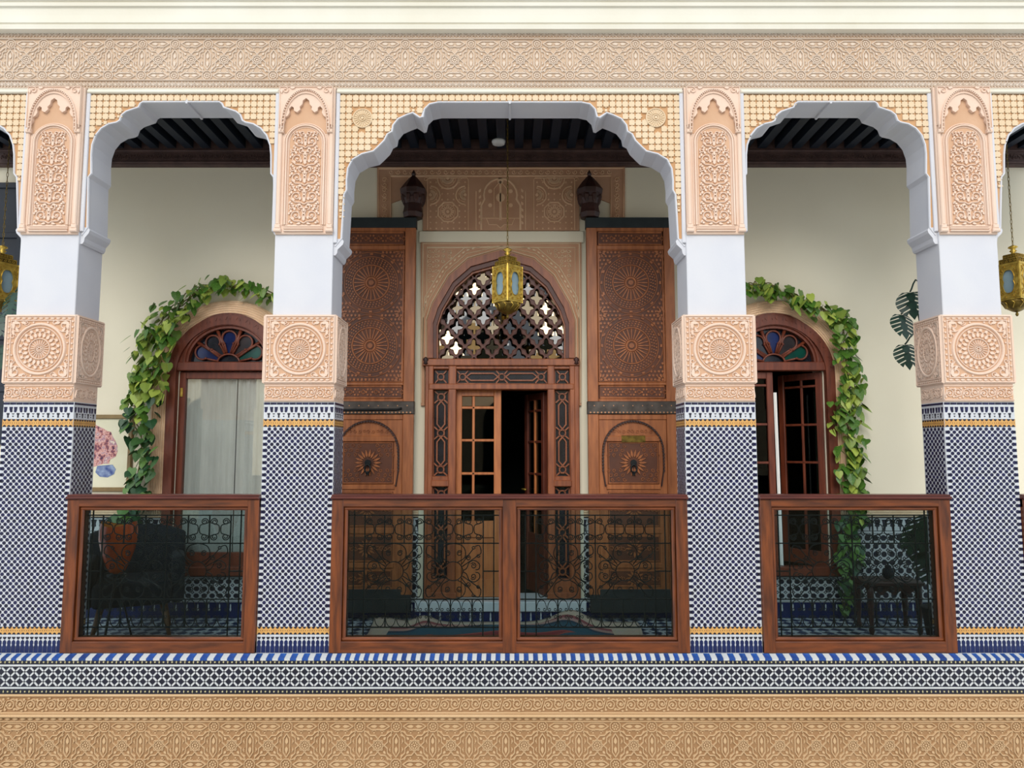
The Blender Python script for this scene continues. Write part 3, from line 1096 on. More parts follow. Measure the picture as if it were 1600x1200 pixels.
for me in zellij(PW / 2 - .002, 'front'):
    put(me.name.split('.')[0], me, shaft, (0, YT0, 0), kind='stuff')
dh = (YT1 - YT0) / 2
for me in zellij(dh - .002, 'side'):
    for s in (-1, 1):
        put(me.name.split('.')[0], me, shaft, (s * PW / 2, (YT0 + YT1) / 2, 0), (0, 0, s * pi / 2), kind='stuff')

labels = ['tiled pillar with carved capital at the left edge of the photo', 'tiled pillar with carved capital between the vase bay and the central bay',
          'tiled pillar with carved capital between the central bay and the right bay', 'tiled pillar with carved capital at the right edge, beside the monstera leaves']
for i, x in enumerate(PIL):
    p = pillar if i == 0 else copy_tree(pillar)
    p.location = (x, .12, 0)
    tag(p, labels[i], 'pillar', 'pillars of the arcade')

# ================================================================== RAILINGS
def grille(gx0, gx1, gz0, gz1, y, parent, motifs):
    """iron grille: straight bars and scrolls"""
    g = MB()
    r = .0036
    H = gz1 - gz0
    rows = [gz1 - H * .045, gz1 - H * .27, gz1 - H * .715, gz1 - H * .935]
    for z in rows:
        g.box(gx0, gx1, y - r, y + r, z - r, z + r)
    zmid = (rows[1] + rows[2]) / 2
    W = gx1 - gx0
    u = []
    for s in (-1, 1):
        e = gx0 if s < 0 else gx1
        for k in (.035, .10):
            x = e - s * W * k if k < .05 else e - s * (.10 if W > .9 else .105)
            g.box(x - r, x + r, y - r, y + r, gz0, gz1 - H * .045 if k > .05 else gz1)
            u.append(x)
        g.box(min(e, u[-1]), max(e, u[-1]), y - r, y + r, zmid - r, zmid + r)
    base = g.build('grille', 'iron', parent, kind='stuff')
    xa, xb = min(u[1], u[3]), max(u[1], u[3])
    TR = .0034
    def one(pts):
        return MB().tube([(px, y, pz) for px, pz in pts], TR, 5).mesh('scroll', 'iron', True)
    # top row: pairs of C-scrolls back to back
    n = int(round((xb - xa) / .131))
    cw = (xb - xa) / n
    hz = (rows[0] - rows[1])
    rr = cw * .17
    cs = []
    for s in (-1, 1):
        a = spiral(s * cw * .27, hz * .27, rr * .30, rr, 0 if s < 0 else pi, (1.55 if s < 0 else -1.55), 16)
        # the coil runs out through the waist into the lower coil
        w_ = [(s * cw * .10, hz * .16), (s * cw * .035, hz * .06), (s * cw * .035, -hz * .06), (s * cw * .10, -hz * .16)]
        cs.append(one(smooth_line(a + w_ + [(px, -pz) for px, pz in a[::-1]], 2)))
    zrow = (rows[0] + rows[1]) / 2
    for i in range(n):
        for me in cs:
            put('scroll', me, base, (xa + (i + .5) * cw, 0, zrow))
    bar = MB().box(-r, r, y - r, y + r, rows[1], rows[0]).mesh('bar', 'iron')
    for i in range(1, n):
        put('bar', bar, base, (xa + i * cw, 0, 0))
    # middle: big rosette motifs
    mw = (xb - xa) / motifs
    hm = rows[1] - rows[2]
    R = hm * .17
    meshes = [MB().tube([(R * cos(2 * pi * i / 24), y, R * sin(2 * pi * i / 24)) for i in range(24)], TR, 5, closed=True).mesh('scroll', 'iron', True)]
    for s in (-1, 1):
        for q in (-1, 1):
            # lyre above and below the ring
            sp = spiral(s * hm * .11, q * hm * .32, hm * .02, hm * .055, 0 if s < 0 else pi, (1.4 if s * q < 0 else -1.4), 12)
            ly = smooth_line([(s * R * .45, q * R * .95), (s * hm * .20, q * hm * .24), (s * hm * .215, q * hm * .36), (s * hm * .15, q * hm * .46), (0, q * hm * .5)], 4)
            meshes += [one(sp), one(ly), one(spiral(s * hm * .27, q * hm * .235, hm * .015, hm * .055, 0, (1.5 if s * q > 0 else -1.5), 10))]
            # heart at the side
            hs = smooth_line([(s * R, q * .003), (s * mw * .22, q * hm * .05), (s * mw * .27, q * hm * .16), (s * mw * .36, q * hm * .19), (s * mw * .44, q * hm * .12), (s * mw * .43, q * hm * .04), (s * mw * .37, q * hm * .02)], 4)
            meshes += [one(hs), one(spiral(s * mw * .335, q * hm * .095, hm * .015, hm * .06, 0, (1.4 if s * q > 0 else -1.4), 12))]
            # sprays ending in little curls
            meshes += [one([(s * R * .85, q * R * .7), (s * mw * .33, q * hm * .40)]), one(spiral(s * mw * .335, q * hm * .425, .004, .012, 0, 1, 8)),
                       one(smooth_line([(s * R * .95, q * R * .5), (s * mw * .40, q * hm * .27), (s * mw * .465, q * hm * .34), (s * mw * .43, q * hm * .46), (s * mw * .34, q * hm * .43)], 4)),
                       one(spiral(s * mw * .415, q * hm * .275, .004, .012, 0, 1, 8))]
    for i in range(motifs):
        for me in meshes:
            put('scroll', me, base, (xa + (i + .5) * mw, 0, zmid))
    for i in range(1, motifs):
        put('bar', MB().box(-r, r, y - r, y + r, rows[2], rows[1]).mesh('bar', 'iron'), base, (xa + i * mw, 0, 0))
    # bottom row: small omega scrolls along both bars
    n = int(round((xb - xa) / .066))
    cw = (xb - xa) / n
    hb = rows[2] - rows[3]
    om = MB()
    zc_ = (rows[2] + rows[3]) / 2
    for i in range(n):
        ox = xa + (i + .5) * cw
        for q in (-1, 1):
            pts = [(cw * .46 * cos(g), q * (hb * .14 + hb * .34 * sin(g))) for g in [pi - pi * k / 10 for k in range(11)]]
            om.tube([(ox + a, y, zc_ + b) for a, b in pts], TR * .9, 4)
            for s in (-1, 1):
                om.tube([(ox + a, y, zc_ + b) for a, b in spiral(s * cw * .28, q * hb * .14, cw * .18, cw * .05, 0 if s > 0 else pi, -s * q * 1.1, 8)], TR * .9, 4)
        if i and i % 2 == 0:
            om.box(xa + i * cw - r, xa + i * cw + r, y - r, y + r, rows[3], rows[2])
    om.build('small_scrolls', 'iron', base, kind='stuff')


RH = ZZ(773)
def railing(x0, x1, npan, label):
    t = tag(empty('railing', ((x0 + x1) / 2, 0, 0)), label, 'railing', 'railings of the gallery')
    zb, zt_ = ZZ(995), ZZ(797)
    sw = .085                                # stile width
    MB().bbox(x0 - .004, x1 + .004, -.052, .06, ZZ(779.5), RH - .008, .006).build('handrail', 'cap_wood', t)
    MB().bbox(x0 - .002, x1 + .002, -.038, .05, RH - .010, RH + .003, .004).build('handrail_bead', 'cap_wood', t)
    MB().bbox(x0, x1, -.03, .05, zt_ + .022, ZZ(779.5) + .002, .005).build('top_rail', 'rail_wood', t)
    MB().bbox(x0, x1, -.03, .05, .002, zb - .022, .005).build('bottom_rail', 'rail_wood', t)
    posts = [x0 + i * (x1 - x0) / npan for i in range(npan + 1)]
    for i, p in enumerate(posts):
        a, b = p - sw / 2 + .0, p + sw / 2
        if i == 0: a, b = x0, x0 + sw * .86
        if i == npan: a, b = x1 - sw * .86, x1
        MB().bbox(a, b, -.034, .05, .002, ZZ(779.5), .005).build('post', 'rail_wood_upright', t)
        posts[i] = (a, b)
    for i in range(npan):
        a, b = posts[i][1], posts[i + 1][0]
        # moulded inner frame
        w = .024
        for q in (zt_, zb - w):
            MB().bbox(a - .002, b + .002, -.018, .045, q, q + w, .008).build('inner_moulding', 'rail_wood', t)
        for q0, q1 in ((a - .001, a + w), (b - w, b + .001)):
            MB().bbox(q0, q1, -.016, .044, zb - w, zt_ + w, .008).build('inner_moulding', 'rail_wood_upright', t)
        gx0, gx1 = a + w, b - w
        MB().box(gx0, gx1, -.002, .003, zb, zt_).build('glass_pane', 'rail_glass', t)
        grille(gx0, gx1, zb, zt_, .03, t, 2)
    return t

e = PW / 2
railing(PIL[0] + e + .002, PIL[1] - e - .002, 1, 'wooden railing with glass and iron scrollwork in front of the orange vase')
railing(PIL[1] + e + .002, PIL[2] - e - .002, 2, 'wide two-panel wooden railing with iron scrollwork before the carved portal')
railing(PIL[2] + e + .002, PIL[3] - e - .002, 1, 'wooden railing with glass and iron scrollwork in front of the open arched window')
railing(PIL[3] + e + .002, PIL[3] + e + 1.2, 1, 'sliver of wooden railing at the far right edge beyond the last pillar')

# ================================================================== BACK WALL
Xb = lambda px, py=700: P(px, py, YB)[0]
Zb = lambda py: ZZ(py, YB)
C1, C2 = Xb(353), Xb(1213)                  # window axes
zspr, zsill = Zb(585), Zb(897)
WR = .42                                    # half width of the window openings
ztop_b = CEIL + .12
back = struct(empty('wall_back', (0, YB, FLOOR)), 'cream painted back wall of the gallery')
def wall_piece(pts):
    MB().prism(pts, YB, YB + .2).build('wall_body', 'wall_paint', back)
pl, pr = Xb(665), Xb(902)
wall_piece([(XL, FLOOR), (C1 - WR, FLOOR), (C1 - WR, ztop_b), (XL, ztop_b)])
wall_piece([(C1 + WR, FLOOR), (pl, FLOOR), (pl, ztop_b), (C1 + WR, ztop_b)])
wall_piece([(pr, FLOOR), (C2 - WR, FLOOR), (C2 - WR, ztop_b), (pr, ztop_b)])
wall_piece([(C2 + WR, FLOOR), (XR, FLOOR), (XR, ztop_b), (C2 + WR, ztop_b)])
for c in (C1, C2):
    wall_piece([(c - WR, FLOOR), (c + WR, FLOOR), (c + WR, zsill), (c - WR, zsill)])
    wall_piece([(c - WR, ztop_b)] + [(c - WR * cos(pi * i / 20), zspr + WR * sin(pi * i / 20)) for i in range(21)] + [(c + WR, ztop_b)])
PA = [(670, 561), (670, 503), (678.5, 477), (703, 435), (733, 409), (783, 395), (833, 409), (863, 435), (887.5, 477), (896, 503), (896, 561)]
PAm = [P(a, b, YB) for a, b in PA]
wall_piece([(pl, ztop_b), (pl, PAm[0][1])] + PAm + [(pr, PAm[-1][1]), (pr, ztop_b)])
# plate under the ceiling beams
MB().bbox(XL, XR, YB - .06, YB + .02, Zb(262), CEIL + .088, .006).build('wall_plate', 'plate_wood', back)
for py in (240, 258):
    MB().bbox(XL, XR, YB - .075, YB - .05, Zb(py + 1.5), Zb(py - 1.5), .004).build('plate_fillet', 'plate_wood', back)
m = MB()
for i in range(60):
    b = scroll_unit(.15, .055, YB - .06, .006)
    m.add([(x - 4.4 + i * .15, y, z + Zb(249)) for x, y, z in b.v], b.f)
m.build('plate_carving', 'plate_wood', back, kind='stuff')

# rooms behind the openings, closed and unlit
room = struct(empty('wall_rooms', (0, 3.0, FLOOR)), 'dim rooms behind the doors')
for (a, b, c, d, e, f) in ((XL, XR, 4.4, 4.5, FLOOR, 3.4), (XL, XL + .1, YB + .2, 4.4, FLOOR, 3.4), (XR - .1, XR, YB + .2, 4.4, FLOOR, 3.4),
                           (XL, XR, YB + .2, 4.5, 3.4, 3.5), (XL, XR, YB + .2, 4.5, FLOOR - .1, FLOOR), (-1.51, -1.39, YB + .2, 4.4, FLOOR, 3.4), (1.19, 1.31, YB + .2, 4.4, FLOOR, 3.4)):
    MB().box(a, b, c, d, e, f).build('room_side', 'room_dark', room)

# dado of tile round the foot of the wall
def dado(x0, x1, top_py, name='dado'):
    d = MB().box(x0, x1, YB - .012, YB, FLOOR, Zb(top_py)).build(name, 'black_tile', back)
    w, sk = MB(), MB()
    y = YB - .012
    t = .002
    zt_ = Zb(top_py)
    z_sk0, z_sk1 = FLOOR + .002, Zb(941)
    sk.poly([(x0, z_sk0), (x1, z_sk0), (x1, z_sk1), (x0, z_sk1)], y, t)
    per = .0866
    n = max(1, int((x1 - x0) / per))
    per = (x1 - x0) / n
    for i in range(n):
        cx = x0 + (i + .5) * per
        zz = Zb(948)
        w.poly([(cx, zz + .028), (cx + .006, zz + .012), (cx + .004, zz), (cx + .008, zz - .022), (cx, zz - .036), (cx - .008, zz - .022), (cx - .004, zz), (cx - .006, zz + .012)], y - t, .001)
    # star field of white octagons over the dark ground
    fz0, fz1 = Zb(936), Zb(903 if top_py > 880 else 834)
    per = .066
    n = max(1, int(round((x1 - x0) / per)))
    per = (x1 - x0) / n
    nr = max(2, int(round((fz1 - fz0) / per)))
    pz = (fz1 - fz0) / nr
    for i in range(n):
        for j in range(nr):
            cx, cz = x0 + (i + .5) * per, fz0 + (j + .5) * pz
            w.strip([(cx + per * .47 * cos(a), cz + pz * .47 * sin(a)) for a in [pi / 8 + pi / 4 * q for q in range(8)]], per * .17, y, t, True, .9)
            w.poly([(cx + per * .5 + per * .10 * a, cz + pz * .5 + pz * .10 * b) for a, b in ((-1, 0), (0, -1), (1, 0), (0, 1))], y, t)
    for a, b in ((936.5, 938.5), (901, 903) if top_py > 880 else (830, 833), (939.3, 940.3)):
        w.poly([(x0, Zb(b)), (x1, Zb(b)), (x1, Zb(a)), (x0, Zb(a))], y, t)
    if top_py < 880:                        # merlons along the top
        per = .062
        n = max(1, int((x1 - x0) / per))
        per = (x1 - x0) / n
        za, zb_ = Zb(812), Zb(829)
        w.poly([(x0, Zb(811.5)), (x1, Zb(811.5)), (x1, Zb(809.5)), (x0, Zb(809.5))], y, t)
        for i in range(n):
            cx = x0 + (i + .5) * per
            dz = za - zb_
            w.poly([(cx - per * .44, zb_), (cx + per * .44, zb_), (cx + per * .36, zb_ + dz * .35), (cx + per * .16, zb_ + dz * .42), (cx + per * .24, zb_ + dz * .62),
                    (cx + per * .10, za), (cx - per * .10, za), (cx - per * .24, zb_ + dz * .62), (cx - per * .16, zb_ + dz * .42), (cx - per * .36, zb_ + dz * .35)], y, t)
    w.build('white_tiles', 'white_tile', d, kind='stuff')
    sk.build('skirting_tiles', 'skirt_tile', d, kind='stuff')
LEG = .50
XP0, XP1 = Xb(655), Xb(911)
for a, b, tp in ((XL + .3, C1 - LEG, 808), (C1 - LEG, C1 + LEG, 899), (C1 + LEG, XP0, 808), (XP1, C2 - LEG, 808), (C2 - LEG, C2 + LEG, 899), (C2 + LEG, XR - .3, 808)):
    dado(a, b, tp)
    if tp == 808:
        MB().bbox(a, b, YB - .022, YB, Zb(807.5), Zb(791), .004).build('dado_band', 'surround_plaster', back)
        m = MB()
        for q in range(5):
            zz = Zb(806 - q * 3.2)
            m.strip([(a, zz), (b, zz)], .008, YB - .022, .006)
        m.build('band_carving', 'surround_plaster', back, kind='stuff')

# ================================================================== ARCHED WINDOWS
def arched_window(c, idx, openleaf, label):
    t = struct(empty('window_%d' % idx, (c, YB, zsill)), label)
    # carved plaster surround
    n = 28
    def path(R, zlow):
        return [(c - R, zlow)] + [(c - R * cos(pi * i / n), zspr + R * sin(pi * i / n)) for i in range(n + 1)] + [(c + R, zlow)]
    zl = Zb(808)
    sur = MB().loft(path(.64, zl), path(.50, zl), YB - .022, YB).build('plaster_surround', 'surround_plaster', t)
    m = MB()
    for k in range(7):
        m.strip(path(.515 + k * .019, zl), .010, YB - .022, .007)
    m.build('surround_carving', 'surround_plaster', sur, kind='stuff')
    # outer wooden arch and jambs
    yf = YB - .06
    zt_ = Zb(567)
    O = [(c - .50, zsill)] + [(c - .50 * cos(pi * i / n), zspr + .505 * sin(pi * i / n)) for i in range(n + 1)] + [(c + .50, zsill)]
    I = [(c - .425, zsill)] + [(c - .425 * cos(pi * i / n), zspr + .425 * sin(pi * i / n)) for i in range(n + 1)] + [(c + .425, zsill)]
    arch = MB().loft(O, I, yf, YB + .02).build('outer_frame', 'window_wood', t)
    m = MB()
    for i in range(34):                     # carved vine along the arch
        a = pi * (i + .5) / 34
        m.leafp(c - .462 * cos(a), zspr + .466 * sin(a), .03, .014, pi - a + pi / 2 + (.6 if i % 2 else -.6) - pi / 2, yf, .004)
    m.build('arch_carving', 'window_wood', arch, kind='stuff')
    # inner arch of the fanlight
    fr = .335
    O2 = [(c - .43 * cos(pi * i / n), zt_ - .0 + max(0, 1) * (.43 * sin(pi * i / n))) for i in range(n + 1)]
    I2 = [(c - fr * cos(pi * i / n), zt_ + .295 * sin(pi * i / n)) for i in range(n + 1)]
    MB().loft(O2, I2, yf + .025, YB + .03).build('fan_frame', 'window_wood', t)
    m = MB()
    m.strip([(c - (fr + .03) * cos(pi * i / n), zt_ + (.295 + .032) * sin(pi * i / n)) for i in range(n + 1)], .026, yf + .025, .014)
    m.build('fan_moulding', 'window_wood', t)
    MB().bbox(c - .43, c + .43, yf + .01, YB + .04, Zb(580), zt_ + .004, .006).build('transom', 'window_wood', t)
    # tracery: five keyhole lobes
    mats = ['green_glass', 'smoke_glass', 'blue_glass', 'dusk_glass', 'blue_glass']
    yl = YB - .01
    MB().prism(I2, yl + .028, yl + .032).build('glass_pane', 'dusk_glass', t)
    for k in range(5):
        a = pi * (.105 + k * .1975)
        ux, uz = cos(a) * 1.08, sin(a)
        ca, cz = c + .222 * ux, zt_ + .215 * uz
        if k in (0, 4):
            cz += .02
        pts = []
        for i in range(15):
            g = a - pi * .78 + pi * 1.56 * i / 14
            pts.append((ca + .062 * cos(g), cz + .062 * sin(g)))
        nx, nz = -sin(a), cos(a)
        foot = .085
        l = [(c + foot * cos(a) + nx * .016, zt_ + foot * sin(a) + nz * .016)]
        r = [(c + foot * cos(a) - nx * .016, zt_ + foot * sin(a) - nz * .016)]
        loop = r + pts + l
        MB().tube([(x, yl, z) for x, z in loop], .009, 6).build('tracery', 'window_wood', t, smooth=True)
        MB().prism(loop, yl + .012, yl + .016).build('glass_pane', mats[k], t)
        for e in (pts[0], pts[-1]):
            MB().lathe([(.0, e[1] - .012), (.010, e[1] - .006), (.012, e[1]), (.010, e[1] + .006), (0, e[1] + .012)], e[0], yl - .006, 8).build('tracery_knob', 'window_wood', t, smooth=True)
    for k in range(4):                      # struts between the lobes
        a = pi * (.205 + k * .1975)
        MB().tube([(c + .09 * cos(a), yl, zt_ + .09 * sin(a)), (c + .34 * cos(a), yl, zt_ + .30 * sin(a))], .011, 6, rr=[.007, .016]).build('strut', 'window_wood', t, smooth=True)
    MB().tube([(c + .095 * cos(pi * i / 12), yl, zt_ + .075 * sin(pi * i / 12)) for i in range(13)], .009, 6).build('tracery', 'window_wood', t, smooth=True)
    # sill
    MB().bbox(c - .52, c + .52, yf - .02, YB + .02, zsill - .005, Zb(884), .006).build('sill', 'window_wood', t)
    # casements
    zt2, zb2 = Zb(581), Zb(886)
    def leaf(hx, s, ang, panes, w=.41):
        """door leaf hinged at hx, reaching s*w"""
        e = empty('casement', (hx, YB + .02, zb2))
        e.parent = t
        e.matrix_parent_inverse = Matrix.Translation(-t.location)
        st = .055
        for a, b in ((0, st), (w - st, w)):
            x0, x1 = sorted((hx + s * a, hx + s * b))
            MB().bbox(x0, x1, YB, YB + .045, zb2, zt2, .004).build('stile', 'window_wood', e)
        for za, zb_ in ((zb2, zb2 + .12), (zt2 - .06, zt2)):
            x0, x1 = sorted((hx + s * st, hx + s * (w - st)))
            MB().bbox(x0, x1, YB + .002, YB + .043, za, zb_, .004).build('rail', 'window_wood', e)
        x0, x1 = sorted((hx + s * st, hx + s * (w - st)))
        if panes:
            xm = x0 + (x1 - x0) * (.55)
            MB().bbox(xm - .010, xm + .010, YB + .006, YB + .038, zb2 + .1, zt2 - .05, .003).build('muntin', 'window_wood', e)
            for q in (602, 663, 723, 790):
                MB().bbox(x0, x1, YB + .006, YB + .038, Zb(q) - .010, Zb(q) + .010, .003).build('muntin', 'window_wood', e)
        MB().box(x0, x1, YB + .020, YB + .024, zb2 + .1, zt2 - .05).build('glass_pane', 'window_glass' if not panes else 'door_glass', e)
        e.rotation_euler = (0, 0, ang)
        return e
    if not openleaf:
        leaf(c - .42, 1, 0, False, .84)
        MB().bbox(c - .405, c - .385, YB - .012, YB + .01, Zb(620), Zb(606), .003).build('hinge', 'brass', t)
        # two curtains behind the glass
        for x0, x1, lab in ((c - .40, c + .064, 'broad pale grey curtain behind the left arched window'), (c + .070, c + .40, 'pale grey curtain beside the middle pillar in the left arched window')):
            m = MB()
            nx = 48
            cols = [(x0 + (x1 - x0) * i / nx, YB + .055 + .014 * sin(i * .55 + x0) + .006 * sin(i * 1.7)) for i in range(nx + 1)]
            m.add([(x, y, zb2 + .02) for x, y in cols] + [(x, y, zt2 + .03) for x, y in cols], [(i, i + 1, nx + 2 + i, nx + 1 + i) for i in range(nx)])
            tag(m.build('curtain', 'curtain', None, smooth=True), lab, 'curtain', 'curtains of the left window')
    else:
        leaf(c - .42, 1, 0, True)
        leaf(c + .42, -1, -radians(52), True)
        m = MB()
        cols = [(c + .035 + .03 * i / 8, YB + .09 + .008 * sin(i * 1.7)) for i in range(9)]
        m.add([(x, y, zb2 + .0) for x, y in cols] + [(x - .012, y, Zb(612)) for x, y in cols], [(i, i + 1, 10 + i, 9 + i) for i in range(8)])
        tag(m.build('curtain', 'curtain', None, smooth=True), 'narrow white drape hanging in the gap of the open right window', 'curtain')
    return t
arched_window(C1, 1, False, 'arched window with fanlight and pale curtain, left bay')
arched_window(C2, 2, True, 'arched window with fanlight and one leaf open, right bay')

# ================================================================== CENTRAL PORTAL
YPF = YB - .05
R4 = lambda px0, py0, px1, py1, Y: (P(px0, (py0 + py1) / 2, Y)[0], P(px1, (py0 + py1) / 2, Y)[0], ZZ(py1, Y), ZZ(py0, Y))
portal = struct(empty('door_1', (Xb(783), YB, FLOOR)), 'carved wooden portal with latticed arch and glazed doors')
# plaster spandrel round the arch
outer = [P(658, 634, YB), P(658, 380, YB), P(908, 380, YB), P(908, 634, YB), (P(903, 634, YB)), (P(903, 561, YB))]
inn = [P(a + (3 if a < 783 else -3 if a > 783 else 0), b + 3, YB) for a, b in PA][::-1]
pts = outer + inn + [P(664, 561, YB), P(664, 634, YB)]
sp_ = MB().prism(pts, YB - .025, YB).build('plaster_spandrel', 'back_ground', portal)
m = MB()
y = YB - .025
def off(pl_, k):
    cx, cz = P(783, 561, YB)
    return [(cx + (x - cx) * k, cz + (z - cz) * k) for x, z in pl_]
zmx = Zb(386)
for k, w in ((1.035, .012), (1.075, .008), (1.135, .010)):
    ln = [(x_, min(z_, zmx)) for x_, z_ in off(PAm, k)]
    lo, hi = P(662, 500, YB)[0], P(904, 500, YB)[0]
    ln = [(min(max(x_, lo), hi), z_) for x_, z_ in ln]
    m.strip(ln, w, y, .008)
a0, a1, b0, b1 = R4(660, 382, 906, 630, YB)
m.strip([(a0, b0), (a0, b1), (a1, b1), (a1, b0)], .010, y, .008)
a0, a1, b0, b1 = R4(667, 388, 899, 560, YB)
m.strip([(a0, Zb(480)), (a0, b1), (a1, b1), (a1, Zb(480))], .008, y, .006)
ar = off(PAm, 1.15)
arp = ar + [ar[0]]
for i in range(22):
    for j in range(12):
        c = (P(672 + i * 10.3, 400, YB)[0], Zb(394 + j * 7.5))
        if not inside(c, off(PAm, 1.15)) and pdist(c, ar) > .014 and c[1] > Zb(478):
            m.strip(spiral(c[0], c[1], .020, .004, i + j * 2.1, 1.1 * (1 if (i + j) % 2 else -1), 8), .006, y, .006)
            m.leafp(c[0] + .02, c[1] - .01, .022, .01, i * 1.3, y, .006)
# links along the arch band
for i in range(len(PAm) - 1):
    p, q = off(PAm, 1.105)[i], off(PAm, 1.105)[i + 1]
    nn = max(1, int(sqrt((p[0] - q[0]) ** 2 + (p[1] - q[1]) ** 2) / .045))
    for k in range(nn):
        t = (k + .5) / nn
        c = (p[0] + (q[0] - p[0]) * t, p[1] + (q[1] - p[1]) * t)
        if c[1] < zmx and P(661, 500, YB)[0] < c[0] < P(905, 500, YB)[0]:
            an = math.atan2(q[1] - p[1], q[0] - p[0])
            m.leafp(c[0] - .016 * cos(an), c[1] - .016 * sin(an), .034, .014, an, y, .008)
m.build('spandrel_carving', 'lattice_plaster', sp_, kind='stuff')

# polygonal arch frame
cxp, czp = P(783, 561, YB)
def sc(pl_, k):
    return [(cxp + (x - cxp) * k, czp + (z - czp) * (k if z > czp else 1)) for x, z in pl_]
fr1 = MB().loft(sc(PAm, 1.0), sc(PAm, .93), YPF - .03, YB + .06).build('arch_frame', 'portal_wood', portal)
MB().loft(sc(PAm, .935), sc(PAm, .885), YPF - .01, YB + .06).build('arch_frame', 'lattice_wood', portal)
MB().loft(sc(PAm, .89), sc(PAm, .865), YPF + .01, YB + .06).build('arch_frame', 'portal_wood', portal)
# lattice cells, each a pierced diamond with its pane behind
inner_poly = sc(PAm, .875)
cw_, ch_ = P(783 + 28, 500, YB)[0] - P(783, 500, YB)[0], Zb(500) - Zb(531)
nq = 32
A, B = [], []
for i in range(nq):
    a = 2 * pi * i / nq
    ca, sa = cos(a), sin(a)
    k = 1 / (abs(ca) + abs(sa))
    A.append((cw_ / 2 * ca * k, ch_ / 2 * sa * k))
    # tulip: four lobes on the diagonals of the cell's corners, pointed above
    rr = .31 + .085 * cos(4 * a)
    if sa > 0: rr += .05 * sa ** 6
    B.append((cw_ * rr * ca, ch_ * rr * sa * 1.02))
cell = MB().loft(A, B, YB - .012, YB + .022, True).mesh('lattice_cell', 'lattice_wood')
edge_rim = MB().strip(B, .008, YB - .012, .005, True).mesh('lattice_rim', 'lattice_wood')
pane = MB().box(-cw_ * .44, cw_ * .44, -.0015, .0015, -ch_ * .40, ch_ * .40).mesh('pane', 'lattice_warm_reflection')
pane2 = MB().box(-cw_ * .44, cw_ * .44, -.0015, .0015, -ch_ * .40, ch_ * .40).mesh('pane', 'lattice_dark_reflection')
rng = random.Random(3)
for j in range(-1, 13):
    for i in range(-5, 6):
        x = cxp + (i + (.5 if j % 2 else 0)) * cw_
        z = czp + ch_ * .10 + j * ch_ / 2
        if z < czp - .02 or not inside((x, z), sc(PAm, .90)):
            continue
        put('lattice_cell', cell, portal, (x, 0, z))
        put('lattice_rim', edge_rim, portal, (x, 0, z))
        put('pane', pane if rng.random() < .55 else pane2, portal, (x, YB + .034 + .002 * (j % 2), z), (rng.uniform(-.12, .10), 0, rng.uniform(-.12, .12)))
# frame below the arch
def bar(px0, py0, px1, py1, d=.0, mt='portal_wood', name='frame_bar', b=.006, deep=.06):
    a0, a1, b0, b1 = R4(px0, py0, px1, py1, YPF)
    return MB().bbox(a0, a1, YPF - d, YB + deep, b0, b1, b).build(name, mt, portal)
bar(661, 561, 905, 572, .035)
bar(663, 566, 671, 936, .02); bar(895, 566, 906, 936, .02)
bar(668, 572, 676, 936, .03); bar(891, 572, 899, 936, .03)
bar(700, 572, 712, 936, .03); bar(856, 572, 867, 936, .03)
bar(671, 600, 896, 609, .036)
bar(671, 572, 896, 577, .015)
for x0, x1 in ((674, 702), (865, 893)):
    bar(x0, 750, x1, 760, .04)
    bar(x0 + 1, 744, x1 - 1, 751, .02)
    bar(x0, 905, x1, 933, .012)
bar(661, 925, 713, 935, .035); bar(855, 925, 905, 935, .035)
for s_px in (666, 900):                     # small turned ends of the impost
    c = P(s_px, 565, YPF)
    MB().lathe([(0, c[1] - .03), (.02, c[1] - .02), (.012, c[1] - .005), (.024, c[1] + .012), (.016, c[1] + .028), (0, c[1] + .036)], c[0], YPF - .04, 10).build('impost_knob', 'bracket_wood', portal, smooth=True)
# pierced panels: stars and long cartouches over dark glass
def pierced(px0, py0, px1, py1, upright, nstar):
    a0, a1, b0, b1 = R4(px0, py0, px1, py1, YPF)
    y = YPF + .01
    MB().box(a0, a1, y + .03, y + .034, b0, b1).build('glass_pane', 'dusk_glass', portal)
    m = MB()
    L, W = (b1 - b0, a1 - a0) if upright else (a1 - a0, b1 - b0)
    cx, cz = (a0 + a1) / 2, (b0 + b1) / 2
    def T(u, v):
        return (cx + v, cz + u) if upright else (cx + u, cz + v)
    w = W * .10
    def S(pts, closed=False):
        m.strip([T(u, v) for u, v in pts], w, y + .02, .012, closed, .8)
    S([(-L / 2, -W / 2), (L / 2, -W / 2), (L / 2, W / 2), (-L / 2, W / 2)], True)
    sp2 = L / nstar if nstar > 1 else L
    cs = [(-L / 2 + W * .45) + i * (L - W * .9) / (nstar - 1) for i in range(nstar)] if nstar > 1 else [0]
    for c in cs:
        S([(c + W * .22 * cos(pi / 4 * k + pi / 8), W * .22 * sin(pi / 4 * k + pi / 8)) for k in range(8)], True)
        for k in range(4):
            a = pi / 2 * k + pi / 4
            S([(c + W * .2 * cos(a), W * .2 * sin(a)), (c + W * .55 * cos(a), W * .5 * sin(a) * 1.2)])
    for i in range(len(cs) - 1):
        u0, u1 = cs[i] + W * .26, cs[i + 1] - W * .26
        S([(u0, 0), (u0 + W * .3, W * .24), (u1 - W * .3, W * .24), (u1, 0), (u1 - W * .3, -W * .24), (u0 + W * .3, -W * .24)], True)
    m.build('pierced_panel', 'portal_wood', portal, kind='stuff')
for x0, x1 in ((676, 701), (867, 891)):
    pierced(x0, 577, x1, 600, False, 1)
    pierced(x0, 609, x1, 745, True, 3)
    pierced(x0, 761, x1, 905, True, 3)
pierced(712, 577, 856, 600, False, 3)
